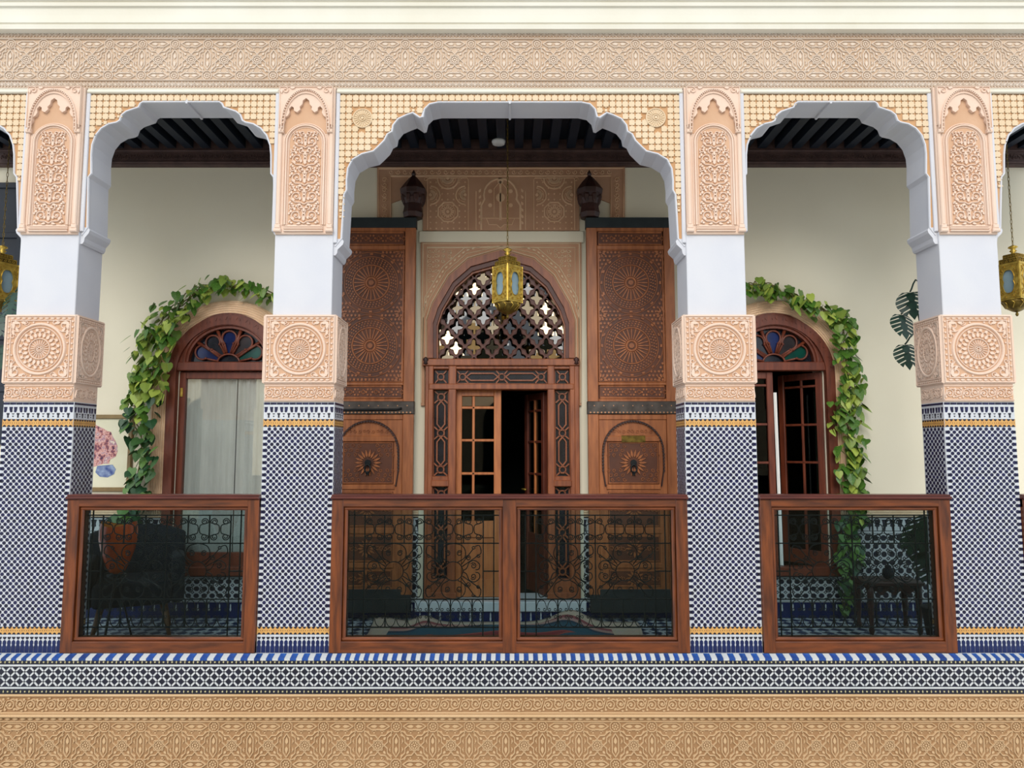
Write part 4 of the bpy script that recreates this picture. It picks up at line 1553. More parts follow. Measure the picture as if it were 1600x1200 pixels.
# glazed leaf, closed
YG = YB + .0
def gz(px, py): return P(px, py, YG)
e = empty('glazed_leaf', (gz(712, 700)[0], YG, FLOOR)); e.parent = portal; e.matrix_parent_inverse = Matrix.Translation(-portal.location)
def gb(px0, py0, px1, py1, y0=0, y1=.045, nm='stile', mt='honey_wood'):
    a0, a1, b0, b1 = R4(px0, py0, px1, py1, YG)
    return MB().bbox(a0, a1, YG + y0, YG + y1, b0, b1, .004).build(nm, mt, e)
gb(712, 609, 721, 933); gb(771.5, 609, 783, 933)
gb(721, 609, 772, 619, nm='rail'); gb(721, 814, 772, 840, nm='rail'); gb(721, 905, 772, 933, nm='rail')
gb(721, 838, 772, 907, .015, .035, nm='panel')
for q in (635, 686, 738, 790):
    gb(721, q, 772, q + 4, .004, .04, nm='muntin')
gb(737.5, 619, 741.5, 814, .004, .04, nm='muntin')
rows = ((619, 635), (639, 686), (690, 738), (742, 790), (794, 814))
for k, (a, b) in enumerate(rows):
    for x0, x1 in ((721, 738), (741, 772)):
        gb(x0, a, x1, b, .020, .024, nm='glass_pane', mt='amber_glass' if k == 0 else 'door_glass')
# glazed leaf standing open into the room
hx = gz(853, 700)[0]
e = empty('glazed_leaf', (hx, YG + .05, FLOOR)); e.parent = portal; e.matrix_parent_inverse = Matrix.Translation(-portal.location)
w = gz(783, 700)[0] - gz(712, 700)[0]
zt2, zb2 = gz(800, 612)[1], gz(800, 933)[1]
for a, b in ((0, .05), (w - .06, w)):
    MB().bbox(hx - b, hx - a, YG + .03, YG + .075, zb2, zt2, .004).build('stile', 'lattice_wood', e)
for a, b in ((zb2, zb2 + .5), (zt2 - .06, zt2)):
    MB().bbox(hx - w + .06, hx - .05, YG + .034, YG + .07, a, b, .004).build('rail', 'lattice_wood', e)
for q in (640, 690, 742, 790):
    MB().bbox(hx - w + .06, hx - .05, YG + .036, YG + .066, Zb(q) - .01, Zb(q) + .01, .003).build('muntin', 'lattice_wood', e)
xm = hx - w * .5
MB().bbox(xm - .012, xm + .012, YG + .036, YG + .066, zb2 + .5, zt2 - .05, .003).build('muntin', 'honey_wood', e)
MB().box(hx - w + .06, hx - .05, YG + .050, YG + .054, zb2 + .5, zt2 - .05).build('glass_pane', 'door_glass', e)
hz = Zb(768)
MB().tube([(hx - w + .03, YG + .03, hz), (hx - w + .03, YG - .01, hz), (hx - w + .11, YG - .01, hz)], .008, 6).build('handle', 'brass', e, smooth=True)
e.rotation_euler = (0, 0, -radians(66))
# marble step and its tiled riser
MB().bbox(XP0, XP1, YB - .17, YB + .2, Zb(949), Zb(934), .006).build('step', 'marble', portal)
st = MB().box(XP0, XP1, YB - .15, YB, FLOOR, Zb(949)).build('step_riser', 'skirt_tile', portal)
m = MB()
for i in range(17):
    cx = XP0 + (i + .5) * (XP1 - XP0) / 17
    zz = (FLOOR + Zb(949)) / 2
    m.poly([(cx, zz + .04), (cx + .006, zz + .015), (cx + .004, zz), (cx + .008, zz - .02), (cx, zz - .04), (cx - .008, zz - .02), (cx - .004, zz), (cx - .006, zz + .015)], YB - .15, .002)
m.build('white_tiles', 'white_tile', st, kind='stuff')

# carved plaster field over the portal
over = struct(empty('trim_1', (Xb(783), YB, Zb(300))), 'carved plaster field over the portal')
T = lambda a, b: P(a, b, YB)
pts = [T(590, 342), T(590, 262), T(976, 262), T(976, 342), T(953, 342), T(953, 318), T(905, 300), T(905, 361), T(661, 361), T(661, 300), T(612, 318), T(612, 342)]
MB().prism(pts, YB - .016, YB).build('carved_ground', 'back_ground', over)
m = MB()
y = YB - .016
h = .007
S = lambda q, w=.010, c=False: m.strip([T(a, b) for a, b in q], w, y, h, c)
S([(592, 340), (592, 264), (974, 264), (974, 340)]); S([(611, 340), (611, 276), (954, 276), (954, 340)])
for i in range(8):
    for sx in (601.5, 963.5):
        c = T(sx, 282 + i * 8)
        m.strip(spiral(c[0], c[1], .024, .006, i * pi, 1.2, 9), .007, y, h)
for i in range(33):
    c = T(612 + i * 10.6, 270)
    m.strip(spiral(c[0], c[1], .022, .005, i * pi, 1.2 * (1 if i % 2 else -1), 9), .007, y, h)
for cx in (700, 866):
    for (ox, oy, R) in ((0, 332, 17), (0, 280, 17), (-27, 306, 15), (27, 306, 15)):
        c = T(cx + ox, oy)
        r = R / 183.0
        a_lo, a_hi = (0, 2 * pi)
        if oy == 280: a_lo, a_hi = pi, 2 * pi
        if ox == -27: a_lo, a_hi = -pi / 2, pi / 2
        if ox == 27: a_lo, a_hi = pi / 2, 1.5 * pi
        m.ring(c[0], c[1], r, .014, y, h, 8, a_lo + pi / 8 * (1 if oy == 332 else 0), a_hi + pi / 8 * (1 if oy == 332 else 0))
        m.ring(c[0], c[1], r * .72, .006, y, h * .8, 16, a_lo, a_hi)
        nn = 16
        for i in range(nn):
            a = a_lo + (a_hi - a_lo) * (i + .5) / nn
            m.leafp(c[0] + r * .25 * cos(a), c[1] + r * .25 * sin(a), r * .40, r * .12, a, y, h)
        m.dot(c[0], c[1], .014, y, h * 1.4, 8)
    S([(cx - 32, 360), (cx - 32, 282), (cx - 30, 279), (cx + 30, 279), (cx + 32, 282), (cx + 32, 360)], .008)
    for i in range(7):
        for j in range(9):
            c = T(cx - 27 + i * 9, 286 + j * 9)
            m.dot(c[0], c[1], .008, y, h * .8, 5)
# the little niche with its tree
arch = [(752, 360), (752, 322), (757, 312)] + [(782 - 26 * cos(pi * i / 10), 306 - 26 * sin(pi * i / 10)) for i in range(11)] + [(807, 312), (813, 322), (813, 360)]
S(arch, .018)
S([(744, 360), (744, 300)], .010); S([(821, 360), (821, 300)], .010)
S([(782, 345), (782, 285)], .022); S([(772, 340), (772, 296), (782, 284), (792, 296), (792, 340)], .008)
S([(752, 342), (812, 342)], .008); S([(760, 342), (764, 352), (776, 352), (782, 357), (788, 352), (800, 352), (804, 342)], .008)
for a, b, r in ((782, 310, .040), (782, 284, .028), (766, 300, .018), (798, 300, .018), (766, 322, .018), (798, 322, .018)):
    c = T(a, b)
    m.dot(c[0], c[1], r, y, h, 10)
for i in range(12):
    c = T(640 + i * 26, 281.5)
    if not (742 < 640 + i * 26 < 824):
        m.strip(spiral(c[0], c[1], .022, .005, 0, 1.1, 9), .007, y, h)
for k in (-1, 1):
    for i in range(6):
        c = T(783 + k * 34.5, 302 + i * 10)
        m.leafp(c[0], c[1], .04, .02, pi / 2 + k * .5, y, h)
m.build('plaster_carving', 'back_carving', over, kind='stuff')
MB().bbox(Xb(651), Xb(915), YB - .024, YB, Zb(380), Zb(362), .006).build('plain_band', 'wall_paint', over)

# ================================================================== CARVED DOOR LEAVES
YD = YB - .16                                # front of the leaves, folded back against the wall
Zd = lambda py: ZZ(py, YD)
KD = (YD + D) / F * 1.004                    # metres per pixel at that depth
def carved_leaf(cpx, label, idx, plate, side):
    cx = P(cpx, 600, YD)[0]
    hw_ = 69.5 * KD
    t = struct(empty('door_%d' % idx, (cx, YD + .03, Zd(960))), label)
    y1 = YD + .06
    # core and frame members
    MB().box(cx - hw_ + .004, cx + hw_ - .004, YD + .022, y1, Zd(928), Zd(344)).build('core', 'door_ground', t)
    x = lambda dpx: cx + dpx * KD
    def bd(d0, p0, d1, p1, y=0.0, mt='door_wood', nm='frame_bar', b=.005):
        return MB().bbox(x(d0), x(d1), YD + y, y1, Zd(p1), Zd(p0), b).build(nm, mt, t)
    bd(-69.5, 352, -53, 930, nm='stile'); bd(53, 352, 69.5, 930, nm='stile')
    bd(-53, 352, 53, 361, nm='rail'); bd(-53, 383, 53, 390, nm='rail'); bd(-53, 597, 53, 602, nm='rail'); bd(-53, 623, 53, 629, nm='rail')
    MB().bbox(x(-70.5), x(70.5), YD - .010, y1 + .004, Zd(356), Zd(340), .004).build('top_strap', 'kick_metal', t)
    bd(-70.5, 627, 70.5, 647, -.010, 'strap_metal', 'middle_strap')
    m = MB()
    for i in range(24):
        m.dot(x(-66 + i * 5.7), Zd(644.5), .007, YD - .010, .005, 8)
    for i in range(9):
        m.dot(x(-60 + i * 15), Zd(634), .005, YD - .010, .004, 8)
    m.build('nails', 'copper_nail', t, kind='stuff')
    bd(-68, 921, 68, 958, .002, 'kick_metal', 'kick_plate')
    # small panels with chains of pierced stars
    for p0, p1 in ((361, 383), (602, 623)):
        pb = bd(-52, p0, 52, p1, .010, 'door_ground', 'panel')
        m = MB()
        a0, a1, b0, b1 = x(-50), x(50), Zd(p1 - 1.5), Zd(p0 + 1.5)
        yy = YD + .010
        m.strip([(a0, b0), (a1, b0), (a1, b1), (a0, b1)], .010, yy, .006, True)
        zc0 = (b0 + b1) / 2
        for i in range(5):
            c = a0 + (i + .5) * (a1 - a0) / 5
            for k in range(6):
                a = pi / 3 * k
                m.dot(c + .026 * cos(a), zc0 + .026 * sin(a), .009, yy, .006, 6)
            m.strip([(c + .04, zc0), (c + .055, zc0 + .02), (c + .075, zc0), (c + .055, zc0 - .02)], .007, yy, .006, True)
        m.build('panel_carving', 'door_wood', pb, kind='stuff')
    # tall panel: two wheels of petals
    pb = bd(-52, 390, 52, 597, .008, 'door_ground', 'panel')
    yy = YD + .008
    m = MB()
    h = .007
    a0, a1, b0, b1 = x(-51), x(51), Zd(596), Zd(391)
    m.strip([(a0, b0), (a1, b0), (a1, b1), (a0, b1)], .012, yy, .010, True)
    for pc in (441.5, 540):
        c0, c1 = cx, Zd(pc)
        r = lambda q: q * KD
        m.dot(c0, c1, r(4), yy, h, 16)
        m.ring(c0, c1, r(8), r(4), yy, h, 24)
        n = 24
        for i in range(n):                  # spokes between the sunk petals
            a = 2 * pi * i / n
            m.strip([(c0 + r(10) * cos(a), c1 + r(10) * sin(a)), (c0 + r(27) * cos(a), c1 + r(27) * sin(a))], r(2.2), yy, h, top=.8)
        m.ring(c0, c1, r(28.5), r(2.4), yy, h, 48)
        for rr, nn, s_ in ((32, 40, 1.3), (35.5, 44, 1.3), (39, 48, 1.3)):
            for i in range(nn):
                a = 2 * pi * (i + (rr % 2) * .5) / nn
                m.dot(c0 + r(rr) * cos(a), c1 + r(rr) * sin(a), r(s_), yy, h * .9, 5, a)
        m.ring(c0, c1, r(42), r(1.4), yy, h, 48)
        for i in range(16):                 # broken outer ring
            a = 2 * pi * i / 16
            m.strip([(c0 + r(46.5) * cos(a + q), c1 + r(46.5) * sin(a + q)) for q in (-.05, .05)], r(3.4), yy, h, top=.8)
        m.ring(c0, c1, r(49.3), r(1.2), yy, h, 48)
    for sx in (-1, 1):
        for pz in (393, 490.5, 594):
            c0, c1 = x(sx * 49), Zd(pz)
            for i in range(12):
                a = 2 * pi * i / 12
                px_, pz_ = c0 + 8 * KD * cos(a), c1 + 8 * KD * sin(a)
                if abs(px_ - cx) < 50 * KD and b0 < pz_ < b1:
                    m.leafp(c0 + 4 * KD * cos(a), c1 + 4 * KD * sin(a), 8 * KD, 2.6 * KD, a, yy, h)
    rr_ = random.Random(idx)
    for i in range(17):                     # small stars filling the corners
        for j in range(33):
            px_, pz_ = x(-48 + i * 6), b0 + (j + .5) * (b1 - b0) / 33
            if all((px_ - cx) ** 2 + (pz_ - Zd(pc)) ** 2 > (50.5 * KD) ** 2 for pc in (441.5, 540)):
                m.dot(px_ + (j % 2) * 3 * KD, pz_, 2.0 * KD, yy, h * .8, 6)
    m.build('wheel_carving', 'door_wood', pb, kind='stuff')
    # lower door inside a studded horseshoe arch
    bd(-53, 647, 53, 656, nm='rail', y=.004)
    pb = bd(-53, 652, 53, 924, .012, 'door_wood', 'panel')
    zs_ = Zd(705)
    R = 47 * KD
    def arch(Rk):
        return [(cx - Rk * .92, Zd(760)), (cx - Rk, Zd(735))] + [(cx - Rk * cos(pi * i / 18), zs_ + Rk * sin(pi * i / 18)) for i in range(19)] + [(cx + Rk, Zd(735)), (cx + Rk * .92, Zd(760))]
    m = MB()
    m.strip(arch(R), .014, YD + .012, .010)
    for i in range(34):
        a = pi * i / 33
        m.dot(cx - (R - .004) * cos(a), zs_ + (R - .004) * sin(a), .010, YD + .004, .010, 6)
    for s in (-1, 1):
        for i in range(6):
            m.dot(cx + s * R, zs_ - .025 - i * .027, .010, YD + .004, .010, 6)
    m.build('studded_arch', 'bracket_wood', pb, kind='stuff')
    bd(-42, 681, 42, 690, .0, 'door_wood', 'rail'); bd(-42, 757, 42, 765, .0, 'door_wood', 'rail')
    pn = bd(-40, 690, 40, 757, .008, 'door_ground', 'panel')
    yy = YD + .008
    m = MB()
    m.strip([(x(-38), Zd(755)), (x(38), Zd(755)), (x(38), Zd(692)), (x(-38), Zd(692))], .008, yy, .006, True)
    zc0 = Zd(723)
    for i in range(18):
        a = 2 * pi * i / 18
        m.leafp(cx + 8 * KD * cos(a), zc0 + 8 * KD * sin(a), 13 * KD, 3.4 * KD, a, yy, .010)
    for i in range(9):
        for s in (-1, 1):
            for u in (-1, 1):
                m.strip(spiral(x(s * (14 + 3.1 * i)), zc0 + u * (26 - (i % 3) * 7) * KD, 3.2 * KD, .8 * KD, i, 1.1 * s, 8), .005, yy, .006)
    m.build('sunburst_carving', 'door_wood', pn, kind='stuff')
    kn = MB().dot(cx, zc0, 5 * KD, YD + .0, .012, 12).build('knocker', 'iron', t)
    MB().tube([(cx + 4.5 * KD * cos(2 * pi * i / 14), YD - .016, zc0 - 9 * KD + 6 * KD * sin(2 * pi * i / 14)) for i in range(14)], .007, 6, closed=True).build('knocker_ring', 'iron', kn, smooth=True)
    MB().dot(cx, zc0 - 16 * KD, 3 * KD, YD - .004, .010, 8).build('knocker_stud', 'iron', kn)
    if plate:
        bd(-18, 680.5, 19, 691.5, -.004, 'brass_dark', 'brass_plate', b=.004)
    else:
        m = MB()
        m.tube([(x(-62), YD - .02, Zd(641)), (x(44), YD - .02, Zd(640)), (x(52), YD - .016, Zd(638))], .010, 6)
        m.build('draw_bolt', 'iron', t, smooth=True)
    m = MB()
    for s in (-1, 1):
        m.strip([(cx + s * 40 * KD, Zd(680)), (cx + s * 26 * KD, Zd(664)), (cx, Zd(660))], .006, YD + .012, .005)
    for i in range(9):
        m.strip(spiral(x(-28 + 7 * i), Zd(674), 3 * KD, .8 * KD, i * 2, 1.1, 8), .005, YD + .012, .006)
    m.build('lunette_carving', 'door_wood', pb, kind='stuff')
    # lower panels seen through the railing
    bd(-42, 826, 42, 834, .0, 'door_wood', 'rail'); bd(-42, 880, 42, 888, .0, 'door_wood', 'rail')
    for p0, p1 in ((768, 824), (836, 879), (890, 918)):
        pn = bd(-40, p0, 40, p1, .009, 'door_ground', 'panel')
        m = MB()
        yy = YD + .009
        m.strip([(x(-38), Zd(p1 - 2)), (x(38), Zd(p1 - 2)), (x(38), Zd(p0 + 2)), (x(-38), Zd(p0 + 2))], .008, yy, .006, True)
        cz = (Zd(p0) + Zd(p1)) / 2
        for i in range(12):
            a = 2 * pi * i / 12
            m.leafp(cx + 5 * KD * cos(a), cz + 5 * KD * sin(a), 9 * KD, 3 * KD, a, yy, .008)
        for s in (-1, 1):
            for i in range(4):
                m.strip(spiral(x(s * (17 + 6 * i)), cz, 4 * KD, 1 * KD, i, 1.1 * s, 8), .006, yy, .006)
        m.build('panel_carving', 'door_wood', pn, kind='stuff')
    return t
carved_leaf(577, 'carved wooden door leaf left of the portal, draw bolt on its strap', 2, False, -1)
carved_leaf(988, 'carved wooden door leaf right of the portal, brass plate on it', 3, True, 1)

# pivot brackets over the leaves
for cpx, lab in ((646, 'dark pointed wooden bracket above the left carved door leaf'), (921, 'dark pointed wooden bracket above the right carved door leaf')):
    c = P(cpx, 300, YD + .04)[0]
    Zk = lambda py: ZZ(py, YD + .04)
    t = tag(empty('pivot_bracket', (c, YD + .04, Zk(340))), lab, 'bracket', 'brackets over the doors')
    MB().lathe([(.012, Zk(276)), (.020, Zk(272)), (.004, Zk(266))], c, YD + .04, 8).build('finial', 'bracket_wood', t)
    MB().lathe([(.075, Zk(312)), (.112, Zk(305)), (.118, Zk(298)), (.095, Zk(292)), (.070, Zk(286)), (.036, Zk(279)), (.014, Zk(275))], c, YD + .04, 8, pi / 8).build('onion_cap', 'bracket_wood', t)
    for i in range(8):
        a = 2 * pi * (i + .5) / 8
        MB().lathe([(.004, Zk(321)), (.020, Zk(316)), (.028, Zk(309)), (.024, Zk(304))], c + .082 * cos(a), YD + .04 + .082 * sin(a), 6).build('pendant', 'bracket_wood', t)
    MB().lathe([(.080, Zk(341)), (.090, Zk(334)), (.084, Zk(330)), (.076, Zk(320)), (.096, Zk(312))], c, YD + .04, 8, pi / 8).build('socket', 'bracket_wood', t)
    MB().lathe([(.010, Zd(640)), (.010, Zk(338))], c + (.0 if cpx < 700 else -.0), YD + .045, 6).build('pivot_rod', 'iron', t)
    MB().box(c - .04, c + .04, YD + .08, YB, Zk(336), Zk(308)).build('wall_arm', 'bracket_wood', t)

# ================================================================== LANTERNS
def lantern(px, py_top, Y, rot, label):
    c = P(px, 440, Y)[0]
    Zq = lambda py: ZZ(py + py_top, Y)
    k = (Y + D) / F
    t = tag(empty('lantern', (c, Y, Zq(500))), label, 'lantern', 'brass lanterns hanging in the gallery')
    q2 = sqrt(2)
    R = 23.5 * k                             # half diagonal of the square body
    ph = rot
    def sq(r0, z0, r1, z1, nm, mt):
        return MB().lathe([(r0, z0), (r1, z1)], c, Y, 4, ph).build(nm, mt, t)
    sq(R * 1.04, Zq(474), R * 1.04, Zq(471), 'body_rim', 'brass')
    sq(R * 1.04, Zq(420), R * 1.04, Zq(417), 'body_rim', 'brass')
    sq(R * .90, Zq(473), R * .90, Zq(418), 'lamp_glass', 'lantern_glass')
    sq(R * .84, Zq(418), R * .84, Zq(409), 'crown_tier', 'brass_dark')
    sq(R * .60, Zq(410), R * .60, Zq(402), 'crown_tier', 'brass_dark')
    # pierced walls: four faces with a waisted opening
    s_ = R * q2 / 2                          # half side
    zt_, zb_ = Zq(419), Zq(472)
    zm_ = (zt_ + zb_) / 2
    hh_ = (zt_ - zb_) / 2
    n = 40
    A, B = [], []
    for i in range(n):
        a = 2 * pi * i / n
        ca, sa = cos(a), sin(a)
        kk = 1 / max(abs(ca), abs(sa))
        A.append((s_ * ca * kk, hh_ * sa * kk))
        B.append((s_ * .56 * (abs(ca) ** .7) * (1 if ca > 0 else -1) * (.80 + .2 * min(1, abs(sa) * 3.2)), hh_ * .68 * sa))
    m = MB().loft(A, B, -.003, .003, True)
    m.strip(B, .006, -.003, .004, True)
    m.strip([(-s_ * .93, -hh_ * .95), (s_ * .93, -hh_ * .95), (s_ * .93, hh_ * .95), (-s_ * .93, hh_ * .95)], .005, -.003, .004, True)
    for sx in (-1, 1):
        for sz in (-1, 1):
            for (u, v, r) in ((.70, .78, .013), (.35, .86, .010), (.76, .55, .010), (.80, .25, .009), (.55, .66, .008)):
                m.strip(spiral(sx * s_ * u, sz * hh_ * v, r, .003, u * 9, 1.2 * sx * sz, 9), .0035, -.003, .004)
    wall = m.mesh('pierced_wall', 'brass')
    m = MB()
    for sx in (-1, 1):
        for (u, v) in ((.25, .5), (.65, .5)):
            m.strip(spiral(sx * s_ * u * .8, 0, .011, .003, u * 7, 1.2 * sx, 9), .0035, -.002, .004)
    m.strip([(-s_ * .8, -.016), (s_ * .8, -.016), (s_ * .8, .016), (-s_ * .8, .016)], .004, -.002, .004, True)
    tier = m.mesh('tier_carving', 'brass')
    for i in range(4):
        a = ph + pi / 4 + pi / 2 * i
        d = R / q2
        put('pierced_wall', wall, t, (c + d * cos(a), Y + d * sin(a), zm_), (0, 0, a + pi / 2), kind='stuff')
        put('tier_carving', tier, t, (c + d * .84 * cos(a), Y + d * .84 * sin(a), (Zq(418) + Zq(409)) / 2), (0, 0, a + pi / 2), kind='stuff')
        put('tier_carving', tier, t, (c + d * .60 * cos(a), Y + d * .60 * sin(a), (Zq(410) + Zq(402)) / 2), (0, 0, a + pi / 2), (.7, 1, .9), kind='stuff')
        e_ = ph + pi / 2 * i
        MB().lathe([(.006, Zq(474)), (.006, Zq(417))], c + R * cos(e_), Y + R * sin(e_), 6).build('corner_post', 'brass', t)
    MB().lathe([(.006, Zq(498)), (.012, Zq(495)), (.006, Zq(492)), (R * .30, Zq(490)), (R * .62, Zq(485)), (R * .80, Zq(478)), (R * .86, Zq(474))], c, Y, 20).build('bowl', 'brass_dark', t, smooth=True)
    m = MB()
    for i in range(10):
        a = 2 * pi * i / 10
        m.tube([(c + R * rr * 1.01 * cos(a + q), Y + R * rr * 1.01 * sin(a + q), zz) for rr, zz, q in ((.84, Zq(475), 0), (.79, Zq(479), .2), (.60, Zq(485.5), 0))], .004, 5)
    m.build('bowl_ribs', 'brass', t, smooth=True, kind='stuff')
    MB().lathe([(.030, Zq(402.5)), (.012, Zq(399)), (.026, Zq(396.5)), (.012, Zq(394)), (.034, Zq(391)), (.030, Zq(389.5)), (.006, Zq(387))], c, Y, 14).build('crown_cup', 'brass', t, smooth=True)
    # chain, link by link
    z0, z1 = Zq(387), CEIL
    n = int((z1 - z0) / .034)
    ln = MB().tube([(.006 * cos(2 * pi * i / 8), 0, .021 * sin(2 * pi * i / 8)) for i in range(8)], .0022, 4, closed=True).mesh('chain_link', 'brass_dark', True)
    for i in range(n + 1):
        put('chain_link', ln, t, (c, Y, z0 + .014 + i * (z1 - z0 - .02) / n), (0, 0, (i % 2) * pi / 2 + .4))
    return t
lantern(793, 0, .80, -pi / 2, 'brass lantern with frosted panes hanging before the portal arch')
lantern(1, -4, .80, -pi / 2 + .35, 'brass lantern cut off by the left edge of the photo')
lantern(1586, -4, .80, -pi / 2 - .35, 'brass lantern beside the right edge of the photo')

# smoke detector under the ceiling
c = P(779, 230, 1.35)
t = tag(MB().lathe([(.030, CEIL - .035), (.052, CEIL - .028), (.058, CEIL - .012), (.058, CEIL)], c[0], 1.35, 20).build('smoke_detector', 'white_plastic', None, smooth=True), 'small round white detector on the dark ceiling above the portal', 'detector')

# ================================================================== PICTURE
t = tag(empty('framed_picture', (XX(172, YB), YB - .02, Zb(768))), 'framed flower painting on the wall behind the left pillar', 'picture')
a0, a1, b0, b1 = R4(104, 648, 206, 768, YB - .02)
fw = .035
for q in ((a0, a1, b1 - fw, b1), (a0, a1, b0, b0 + fw), (a0, a0 + fw, b0, b1), (a1 - fw, a1, b0, b1)):
    MB().bbox(q[0], q[1], YB - .03, YB, q[2], q[3], .006).build('frame_side', 'frame_wood', t)
MB().box(a0 + fw, a1 - fw, YB - .012, YB - .004, b0 + fw, b1 - fw).build('mat_board', 'paper', t)
rp = random.Random(5)
m1 = bpy.data.materials.new('flower_paint')
m1.use_nodes = True
nt = m1.node_tree
tcn = nt.nodes.new('ShaderNodeTexCoord')
nz = nt.nodes.new('ShaderNodeTexNoise')
nz.inputs['Scale'].default_value = 34
nz.inputs['Detail'].default_value = 6
rmp = nt.nodes.new('ShaderNodeValToRGB')
els = rmp.color_ramp.elements
els[0].position, els[0].color = .30, lin((70, 52, 80))
els[1].position, els[1].color = .72, lin((232, 218, 200))
for p_, c_ in ((.40, (150, 92, 100)), (.46, (196, 140, 132)), (.53, (222, 180, 172)), (.60, (160, 116, 138))):
    e_ = els.new(p_)
    e_.color = lin(c_)
nt.links.new(tcn.outputs['Object'], nz.inputs['Vector'])
nt.links.new(nz.outputs['Fac'], rmp.inputs['Fac'])
nt.links.new(rmp.outputs['Color'], nt.nodes['Principled BSDF'].inputs['Base Color'])
nt.nodes['Principled BSDF'].inputs['Roughness'].default_value = .9
MATS['flower_paint'] = m1
mat('vase_paint', (150, 168, 196), (64, 80, 140), rough=.9, scale=22)
TP = lambda a, b: P(a, b, YB - .013)
out = [TP(150 + 33 * cos(2 * pi * i / 26) * rp.uniform(.88, 1.1), 697 + 33 * sin(2 * pi * i / 26) * rp.uniform(.86, 1.1)) for i in range(26)]
MB().prism(out, YB - .0135, YB - .012).build('painted_flowers', 'flower_paint', t)
MB().prism([TP(a, b) for a, b in ((152, 728), (176, 726), (181, 733), (178, 741), (168, 746), (156, 745), (149, 738))], YB - .0140, YB - .012).build('painted_vase', 'vase_paint', t)

# ================================================================== PLANTS
def leaf_mesh(name, mt, l, w, heart=True):
    pts = [(0, 0), (-.12, .30), (.05, .50), (.35, .48), (.70, .26), (1, 0), (.70, -.26), (.35, -.48), (.05, -.50), (-.12, -.30)]
    vs = [(l * .3, 0, -.0)]
    for u, v in pts:
        vs.append((l * u, w * v, -.10 * l * (abs(v) ** 1.2) - .16 * l * max(0, u - .3) ** 2))
    vs.append((l * .7, 0, -.03 * l))
    n = len(pts)
    mid = n + 1
    fs = [(0, 1, 2), (0, 2, 3), (0, 3, 4), (0, 4, mid), (mid, 4, 5), (mid, 5, 6), (mid, 6, 7), (mid, 7, 8), (0, mid, 8), (0, 8, 9), (0, 9, 10), (0, 10, 1)]
    fs = [(0, 1, 2), (0, 2, 3), (0, 3, 4), (0, 4, mid), (mid, 4, 5), (mid, 5, 6), (mid, 6, 7), (mid, 7, 8), (mid, 8, 0), (0, 8, 9), (0, 9, 10), (0, 10, 1)]
    m = MB()
    m.add(vs, fs)
    return m.mesh(name, mt, False)
LB = [leaf_mesh('leaf', 'leaf_bright', 1, .9), leaf_mesh('leaf', 'leaf_bright', 1, .72)]
LD = [leaf_mesh('leaf', 'leaf_deep', 1, .95), leaf_mesh('leaf', 'leaf_deep', 1, .78)]

def vine(path, label, seed, deep_after, root):
    """trailing plant along photo points (x, y, spread in px, leaves), close to the wall"""
    rg = random.Random(seed)
    t = tag(empty('trailing_vine', root), label, 'plant')
    base = [(a, b) for a, b, s, n in path]
    line = smooth_line(base, 6)
    for q in range(3):
        pts = []
        for i, (a, b) in enumerate(line):
            x, z = P(a + 5 * sin(i * .7 + q * 2), b + 4 * cos(i * .9 + q), YB - .06 - .02 * q)
            pts.append((x, YB - .06 - .02 * q, z))
        MB().tube(pts, .005, 5).build('stem', 'stem', t, smooth=True)
    for i in range(len(path) - 1):
        a0, b0, s0, n0 = path[i]
        a1, b1, s1, n1 = path[i + 1]
        nn = int(n0 * 1.7)
        for k in range(nn):
            u = (k + rg.random()) / nn
            s = s0 + (s1 - s0) * u
            px = a0 + (a1 - a0) * u + rg.uniform(-s, s) * 1.15
            py = b0 + (b1 - b0) * u + rg.uniform(-s, s)
            Y = YB - rg.uniform(.05, .20)
            x, z = P(px, py, Y)
            size = rg.uniform(.055, .105)
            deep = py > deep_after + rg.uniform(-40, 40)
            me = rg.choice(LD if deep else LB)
            # the blade hangs: tip downwards, face to the viewer and the light
            o = put('leaf', me, t, (x, Y, z))
            tip = radians(rg.uniform(35, 80))
            yaw = rg.uniform(-1.2, 1.2) - pi / 2
            o.rotation_euler = (rg.uniform(-.5, .5), tip, yaw)
            o.scale = (size, size, size)
    return t
vine([(434, 470, 9, 9), (405, 452, 10, 12), (370, 446, 11, 13), (335, 440, 12, 18), (300, 458, 14, 24), (265, 490, 20, 30), (243, 525, 26, 28), (228, 550, 27, 30), (240, 590, 25, 34),
      (222, 625, 22, 18), (205, 648, 20, 16), (225, 690, 16, 16), (222, 730, 18, 18), (212, 762, 16, 12), (200, 800, 20, 12), (188, 822, 20, 0)],
     'leafy vine climbing from the orange vase over the left arched window', 11, 640, (XX(190, YB - .1), YB - .1, ZZ(822, YB - .1)))
vine([(1166, 452, 10, 10), (1186, 440, 14, 16), (1215, 455, 13, 18), (1245, 465, 12, 16), (1275, 478, 12, 14), (1305, 492, 14, 16), (1322, 505, 16, 20), (1318, 545, 16, 16), (1335, 590, 14, 16),
      (1328, 620, 18, 18), (1312, 640, 24, 18), (1330, 690, 22, 30), (1328, 740, 20, 28), (1335, 790, 16, 18), (1325, 830, 18, 24), (1330, 880, 16, 16), (1325, 925, 12, 6), (1320, 950, 8, 0)],
     'leafy vine trailing down the wall right of the open arched window', 12, 790, (XX(1325, YB - .1), YB - .1, FLOOR))
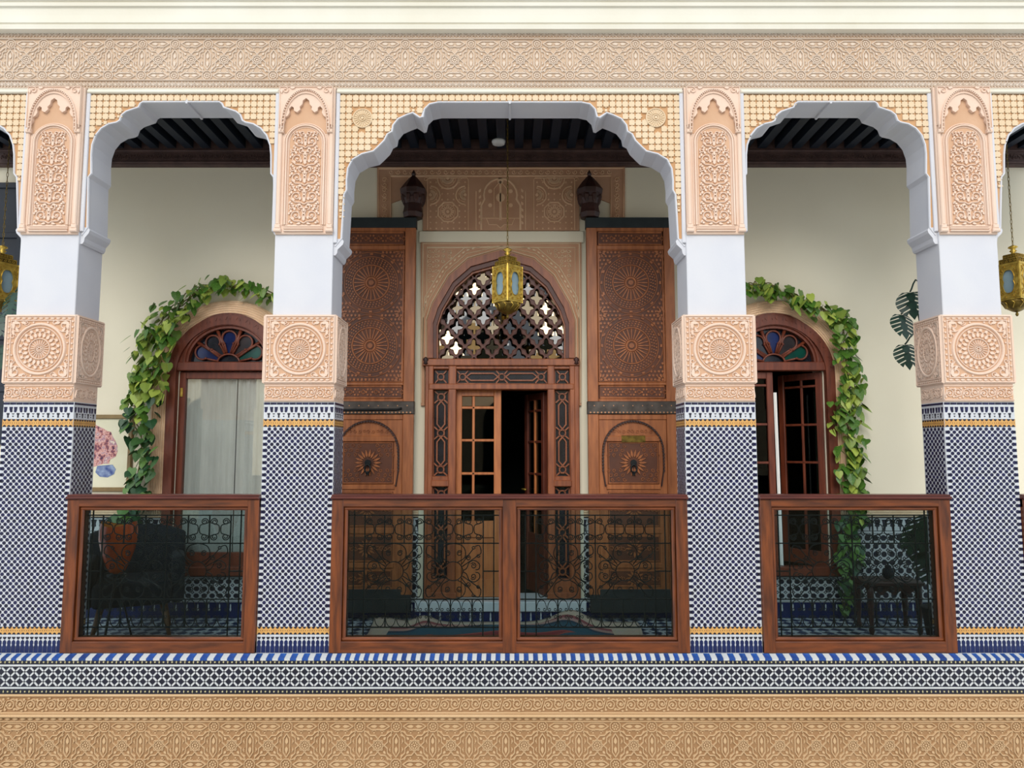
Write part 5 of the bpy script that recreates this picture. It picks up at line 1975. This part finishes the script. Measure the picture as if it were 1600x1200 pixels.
# the spray over the right half of the left window's frame and right window's left
def monstera_leaf(name):
    """broad heart leaf with deep cuts, length 1 along x"""
    n = 6
    side = []
    def wid(u):
        return .50 * (max(0, sin(pi * ((u + .18) / 1.2) ** .75)) ** .8)
    for i in range(n):
        u0 = -.10 + i / n * .96
        u1 = u0 + .80 / n * .96
        for k in range(4):
            u = u0 + (u1 - u0) * k / 3
            side.append((u + .10, wid(u)))
        side.append((u1 - .02, .10 + .05 * (i % 2)))
        side.append((u1 + .02, .09 + .05 * (i % 2)))
    full = [(.03, .0)] + side + [(1.06, 0)] + [(u, -v) for u, v in side[::-1]]
    m = MB()
    m.add([(u, v, -.35 * v * v - .12 * u * u) for u, v in full], [tuple(range(len(full)))])
    return m.mesh(name, 'monstera_leaf')
ML = monstera_leaf('leaf')
YM = .72
cx = XX(1463, YM)
t = tag(empty('monstera', (cx, YM, FLOOR)), 'dark monstera plant peeking out behind the right pillar', 'plant')
MB().lathe([(.10, FLOOR), (.12, FLOOR + .02), (.15, FLOOR + .24), (.16, FLOOR + .26), (.145, FLOOR + .27), (.13, FLOOR + .23)], cx, YM, 20).build('pot', 'velvet', t, smooth=True)
for (px, py, s, rx, ry, rz) in ((1422, 456, .215, .10, 1.20, -1.75), (1408, 491, .20, -.15, 1.15, -1.55), (1414, 538, .19, .1, 1.25, -1.50),
                                (1452, 806, .34, .0, .75, -2.75), (1448, 822, .30, .1, .95, -2.4), (1452, 862, .24, .2, 1.1, -2.1)):
    x, z = P(px, py, YM - .02)
    put('leaf', ML, t, (x, YM - .02, z), (rx, ry, rz), (s, s, s))
    MB().tube(smooth_line([(cx, YM, FLOOR + .22), (cx + .03, YM, (FLOOR + z) / 2), (cx + (x - cx) * .4, YM - .01, z + .0), (x, YM - .02, z)], 5), .006, 6).build('leaf_stalk', 'monstera_leaf', t, smooth=True)

left = copy_tree(t)
left.location = (cx - 6.68, YM, FLOOR)
tag(left, 'dark monstera plant half hidden at the left edge of the photo', 'plant')

# ================================================================== VASE ON ITS STAND
YV = .62
cx = XX(184, YV, 860)
Zv = lambda py: ZZ(py, YV)
kv = (YV + D) / F
t = tag(empty('vase', (cx, YV, Zv(896))), 'glazed orange tapering vase holding the vine behind the left railing', 'vase')
m = MB()
prof = [(9, 896), (13, 890), (19, 876), (25, 858), (28, 842), (28, 830), (26, 822)]
n = 28
vs = []
for r, py in prof:
    for i in range(n):
        a = 2 * pi * i / n
        lift = 0
        if py < 835:                         # notched, folded lip
            lift = (4 + 4 * cos(2 * a)) * (835 - py) / 13
        vs.append((cx + r * kv * cos(a), YV + r * kv * sin(a) * .8, Zv(py - lift)))
fs = []
for k in range(len(prof) - 1):
    for i in range(n):
        j = (i + 1) % n
        fs.append((k * n + i, k * n + j, (k + 1) * n + j, (k + 1) * n + i))
fs.append(tuple(range(n - 1, -1, -1)))
m.add(vs, fs)
m.build('vase_body', 'glaze', t, smooth=True)
m = MB()
for k, r in ((6, 25.6), (5, 26)):
    pass
vi = []
for r, py in ((25.4, 822.5), (26, 838), (22, 856)):
    for i in range(n):
        a = 2 * pi * i / n
        lift = (4 + 4 * cos(2 * a)) * max(0, 835 - py) / 13
        vi.append((cx + r * kv * cos(a), YV + r * kv * sin(a) * .8, Zv(py - lift)))
m.add(vi, [(k * n + i, k * n + (i + 1) % n, (k + 1) * n + (i + 1) % n, (k + 1) * n + i) for k in range(2) for i in range(n)] + [tuple(2 * n + i for i in range(n))])
m.build('vase_inside', 'glaze_inside', t, smooth=True)
t = tag(empty('plant_stand', (cx, YV, FLOOR)), 'thin dark iron stand carrying the orange vase', 'stand')
MB().lathe([(.030, Zv(904)), (.062, Zv(901)), (.066, Zv(897))], cx, YV, 18).build('saucer', 'iron', t, smooth=True)
for i in range(3):
    a = 2 * pi * i / 3 + .5
    MB().tube(smooth_line([(cx + .02 * cos(a), YV + .02 * sin(a), Zv(903)), (cx + .04 * cos(a), YV + .04 * sin(a), Zv(930)), (cx + .13 * cos(a), YV + .13 * sin(a), FLOOR)], 5), .007, 6).build('leg', 'iron', t, smooth=True)

# ================================================================== ARMCHAIRS
def armchair(loc, rz, label):
    t = tag(empty('armchair', loc), label, 'armchair')
    x, y, z = loc
    def rbox(x0, x1, y0, y1, z0, z1, nm, b=.035):
        m = MB().box(x + x0, x + x1, y + y0, y + y1, z + z0, z + z1)
        o = m.build(nm, 'velvet', t, smooth=True)
        bv = o.modifiers.new('round', 'BEVEL')
        bv.width = b
        bv.segments = 3
        return o
    rbox(-.26, .26, -.27, .22, .26, .44, 'seat_cushion')
    # curved back
    m = MB()
    n = 14
    A, B = [], []
    for i in range(n + 1):
        u = -1 + 2 * i / n
        A.append((x + .33 * u, y + .22 - .10 * u * u))
        B.append((x + .36 * u, y + .30 - .12 * u * u))
    vs = [(a, b, z + .24) for a, b in A] + [(a, b, z + .24) for a, b in B]
    vs += [(a * 1.0, b + .05, z + .80 - .06 * abs(-1 + 2 * i / n) ** 3) for i, (a, b) in enumerate(A)] + [(a, b + .05, z + .80 - .06 * abs(-1 + 2 * i / n) ** 3) for i, (a, b) in enumerate(B)]
    k = n + 1
    fs = []
    for i in range(n):
        fs += [(i, i + 1, 2 * k + i + 1, 2 * k + i), (k + i, 3 * k + i, 3 * k + i + 1, k + i + 1), (2 * k + i, 2 * k + i + 1, 3 * k + i + 1, 3 * k + i), (i, k + i, k + i + 1, i + 1)]
    fs += [(0, 2 * k, 3 * k, k), (n, k + n, 3 * k + n, 2 * k + n)]
    m.add(vs, fs)
    o = m.build('backrest', 'velvet', t, smooth=True)
    bv = o.modifiers.new('round', 'BEVEL')
    bv.width = .02
    bv.segments = 2
    for s in (-1, 1):
        rbox(s * .30 - .045, s * .30 + .045, -.24, .24, .26, .60, 'armrest', .03)
        for q in (-1, 1):
            MB().tube([(x + s * .20, y + q * .18, z + .27), (x + s * .26, y + q * .24, z)], .02, 10, rr=[.024, .013]).build('leg', 'leg_wood', t, smooth=True)
    t.rotation_euler = (0, 0, rz)
    return t
armchair((XX(212, 1.0, 900), .98, FLOOR), .45, 'dark upholstered armchair behind the orange vase in the left bay')

# low table with a little round pot, right bay
YQ = 1.12
a0, a1 = XX(1342, YQ, 905), XX(1430, YQ, 905)
zt_ = ZZ(905, YQ)
t = tag(empty('side_table', ((a0 + a1) / 2, YQ, FLOOR)), 'low dark carved side table behind the right railing', 'table')
MB().bbox(a0, a1, YQ - .14, YQ + .14, zt_ - .03, zt_, .006).build('table_top', 'bracket_wood', t)
for s in (-1, 1):
    for q in (-1, 1):
        x = (a0 + a1) / 2 + s * ((a1 - a0) / 2 - .035)
        MB().lathe([(.014, FLOOR), (.022, FLOOR + .03), (.014, FLOOR + .06), (.022, FLOOR + .16), (.026, zt_ - .09), (.026, zt_ - .028)], x, YQ + q * .10, 10).build('leg', 'bracket_wood', t, smooth=True)
for q in (-1, 1):                            # scalloped aprons
    n = 4
    pts = [(a0 + .02, zt_ - .025), (a0 + .02, zt_ - .12)]
    for i in range(n):
        for k in range(1, 8):
            u = (i + k / 8) / n
            pts.append((a0 + .02 + (a1 - a0 - .04) * u, zt_ - .12 + .05 * sin(pi * k / 8)))
    pts += [(a1 - .02, zt_ - .12), (a1 - .02, zt_ - .025)]
    MB().prism(pts, YQ + q * .10 - .008, YQ + q * .10 + .008).build('apron', 'bracket_wood', t)
cx = XX(1388, YQ, 895)
t = tag(empty('small_pot', (cx, YQ, zt_)), 'small round dark pot on the low side table', 'pot')
MB().lathe([(.020, zt_ + .001), (.038, zt_ + .015), (.046, zt_ + .045), (.036, zt_ + .075), (.022, zt_ + .088), (.026, zt_ + .098)], cx, YQ, 18).build('pot_body', 'velvet', t, smooth=True)
MB().lathe([(.026, zt_ + .098), (.018, zt_ + .106), (.006, zt_ + .112), (.008, zt_ + .122), (.002, zt_ + .126)], cx, YQ, 14).build('pot_lid', 'velvet', t, smooth=True)

# ================================================================== RUG
m1 = bpy.data.materials.new('rug_wool')
m1.use_nodes = True
nt = m1.node_tree
N, L = nt.nodes, nt.links
tcn = N.new('ShaderNodeTexCoord')
sep = N.new('ShaderNodeSeparateXYZ')
L.new(tcn.outputs['Object'], sep.inputs['Vector'])
def mth(op, a, b=None):
    q = N.new('ShaderNodeMath')
    q.operation = op
    for i, v in enumerate((a, b)):
        if v is None:
            continue
        if isinstance(v, (int, float)):
            q.inputs[i].default_value = v
        else:
            L.new(v, q.inputs[i])
    return q.outputs['Value']
ax = mth('ABSOLUTE', mth('SUBTRACT', sep.outputs['X'], XX(783, .9)))
ay = mth('ABSOLUTE', mth('SUBTRACT', sep.outputs['Y'], .85))
dd = mth('ADD', mth('MULTIPLY', ax, .62), mth('MULTIPLY', ay, 1.5))
edge = mth('MAXIMUM', mth('DIVIDE', ax, 1.06), mth('DIVIDE', ay, .5))
rmp = N.new('ShaderNodeValToRGB')
rmp.color_ramp.interpolation = 'CONSTANT'
els = rmp.color_ramp.elements
els[0].position, els[0].color = 0, lin((150, 56, 60))
els[1].position, els[1].color = .9, lin((206, 188, 166))
for p_, c_ in ((.30, (176, 84, 76)), (.34, (40, 92, 112)), (.62, (26, 66, 88)), (.70, (190, 150, 140)), (.80, (150, 80, 84))):
    e_ = els.new(p_)
    e_.color = lin(c_)
L.new(mth('MAXIMUM', dd, mth('MULTIPLY', mth('GREATER_THAN', edge, .80), .92)), rmp.inputs['Fac'])
nz = N.new('ShaderNodeTexNoise')
nz.inputs['Scale'].default_value = 26
L.new(tcn.outputs['Object'], nz.inputs['Vector'])
mx = N.new('ShaderNodeMix')
mx.data_type = 'RGBA'
mx.blend_type = 'MULTIPLY'
mx.inputs['Factor'].default_value = .3
L.new(rmp.outputs['Color'], mx.inputs['A'])
L.new(nz.outputs['Color'], mx.inputs['B'])
L.new(mx.outputs['Result'], N['Principled BSDF'].inputs['Base Color'])
N['Principled BSDF'].inputs['Roughness'].default_value = .95
MATS['rug_wool'] = m1
m = MB()
nx, ny = 60, 16
rx0, rx1, ry0, ry1 = XX(783, .9) - 1.04, XX(783, .9) + 1.04, .35, 1.35
vs, fs = [], []
for j in range(ny + 1):
    for i in range(nx + 1):
        u, v = i / nx, j / ny
        x_ = rx0 + (rx1 - rx0) * u
        hgt = .010 + .035 * max(0, sin(u * 9.0 + 1.2)) ** 3 * v + .05 * math.exp(-((u - .22) / .05) ** 2) * v + .06 * math.exp(-((u - .76) / .06) ** 2) * v
        vs.append((x_ + .05 * sin(v * 3 + u * 5), ry0 + (ry1 - ry0) * v, FLOOR + hgt))
k = (nx + 1) * (ny + 1)
fs = [(j * (nx + 1) + i, j * (nx + 1) + i + 1, (j + 1) * (nx + 1) + i + 1, (j + 1) * (nx + 1) + i) for j in range(ny) for i in range(nx)]
m.add(vs, fs)
o = m.build('rug', 'rug_wool', None, smooth=True)
sm = o.modifiers.new('thickness', 'SOLIDIFY')
sm.thickness = .008
tag(o, 'rumpled red, teal and cream rug on the floor before the portal', 'rug')

# ================================================================== OUTER LEFT BAY: a dark shuttered window
t = struct(empty('window_3', (XX(-70, YB), YB, Zb(690))), 'dark shuttered window beyond the left pillar')
a0, a1, b0, b1 = R4(-150, 292, 30, 690, YB)
MB().bbox(a0, a1, YB - .03, YB, b0, b1, .006).build('shutter_board', 'ceiling_wood', t)
for k in range(4):
    q = a0 + (a1 - a0) * k / 3
    MB().bbox(q - .03, q + .03, YB - .05, YB - .02, b0, b1, .005).build('shutter_stile', 'ceiling_wood', t)
for k in range(6):
    q = b0 + (b1 - b0) * k / 5
    MB().bbox(a0, a1, YB - .045, YB - .02, q - .025, q + .025, .005).build('shutter_rail', 'ceiling_wood', t)
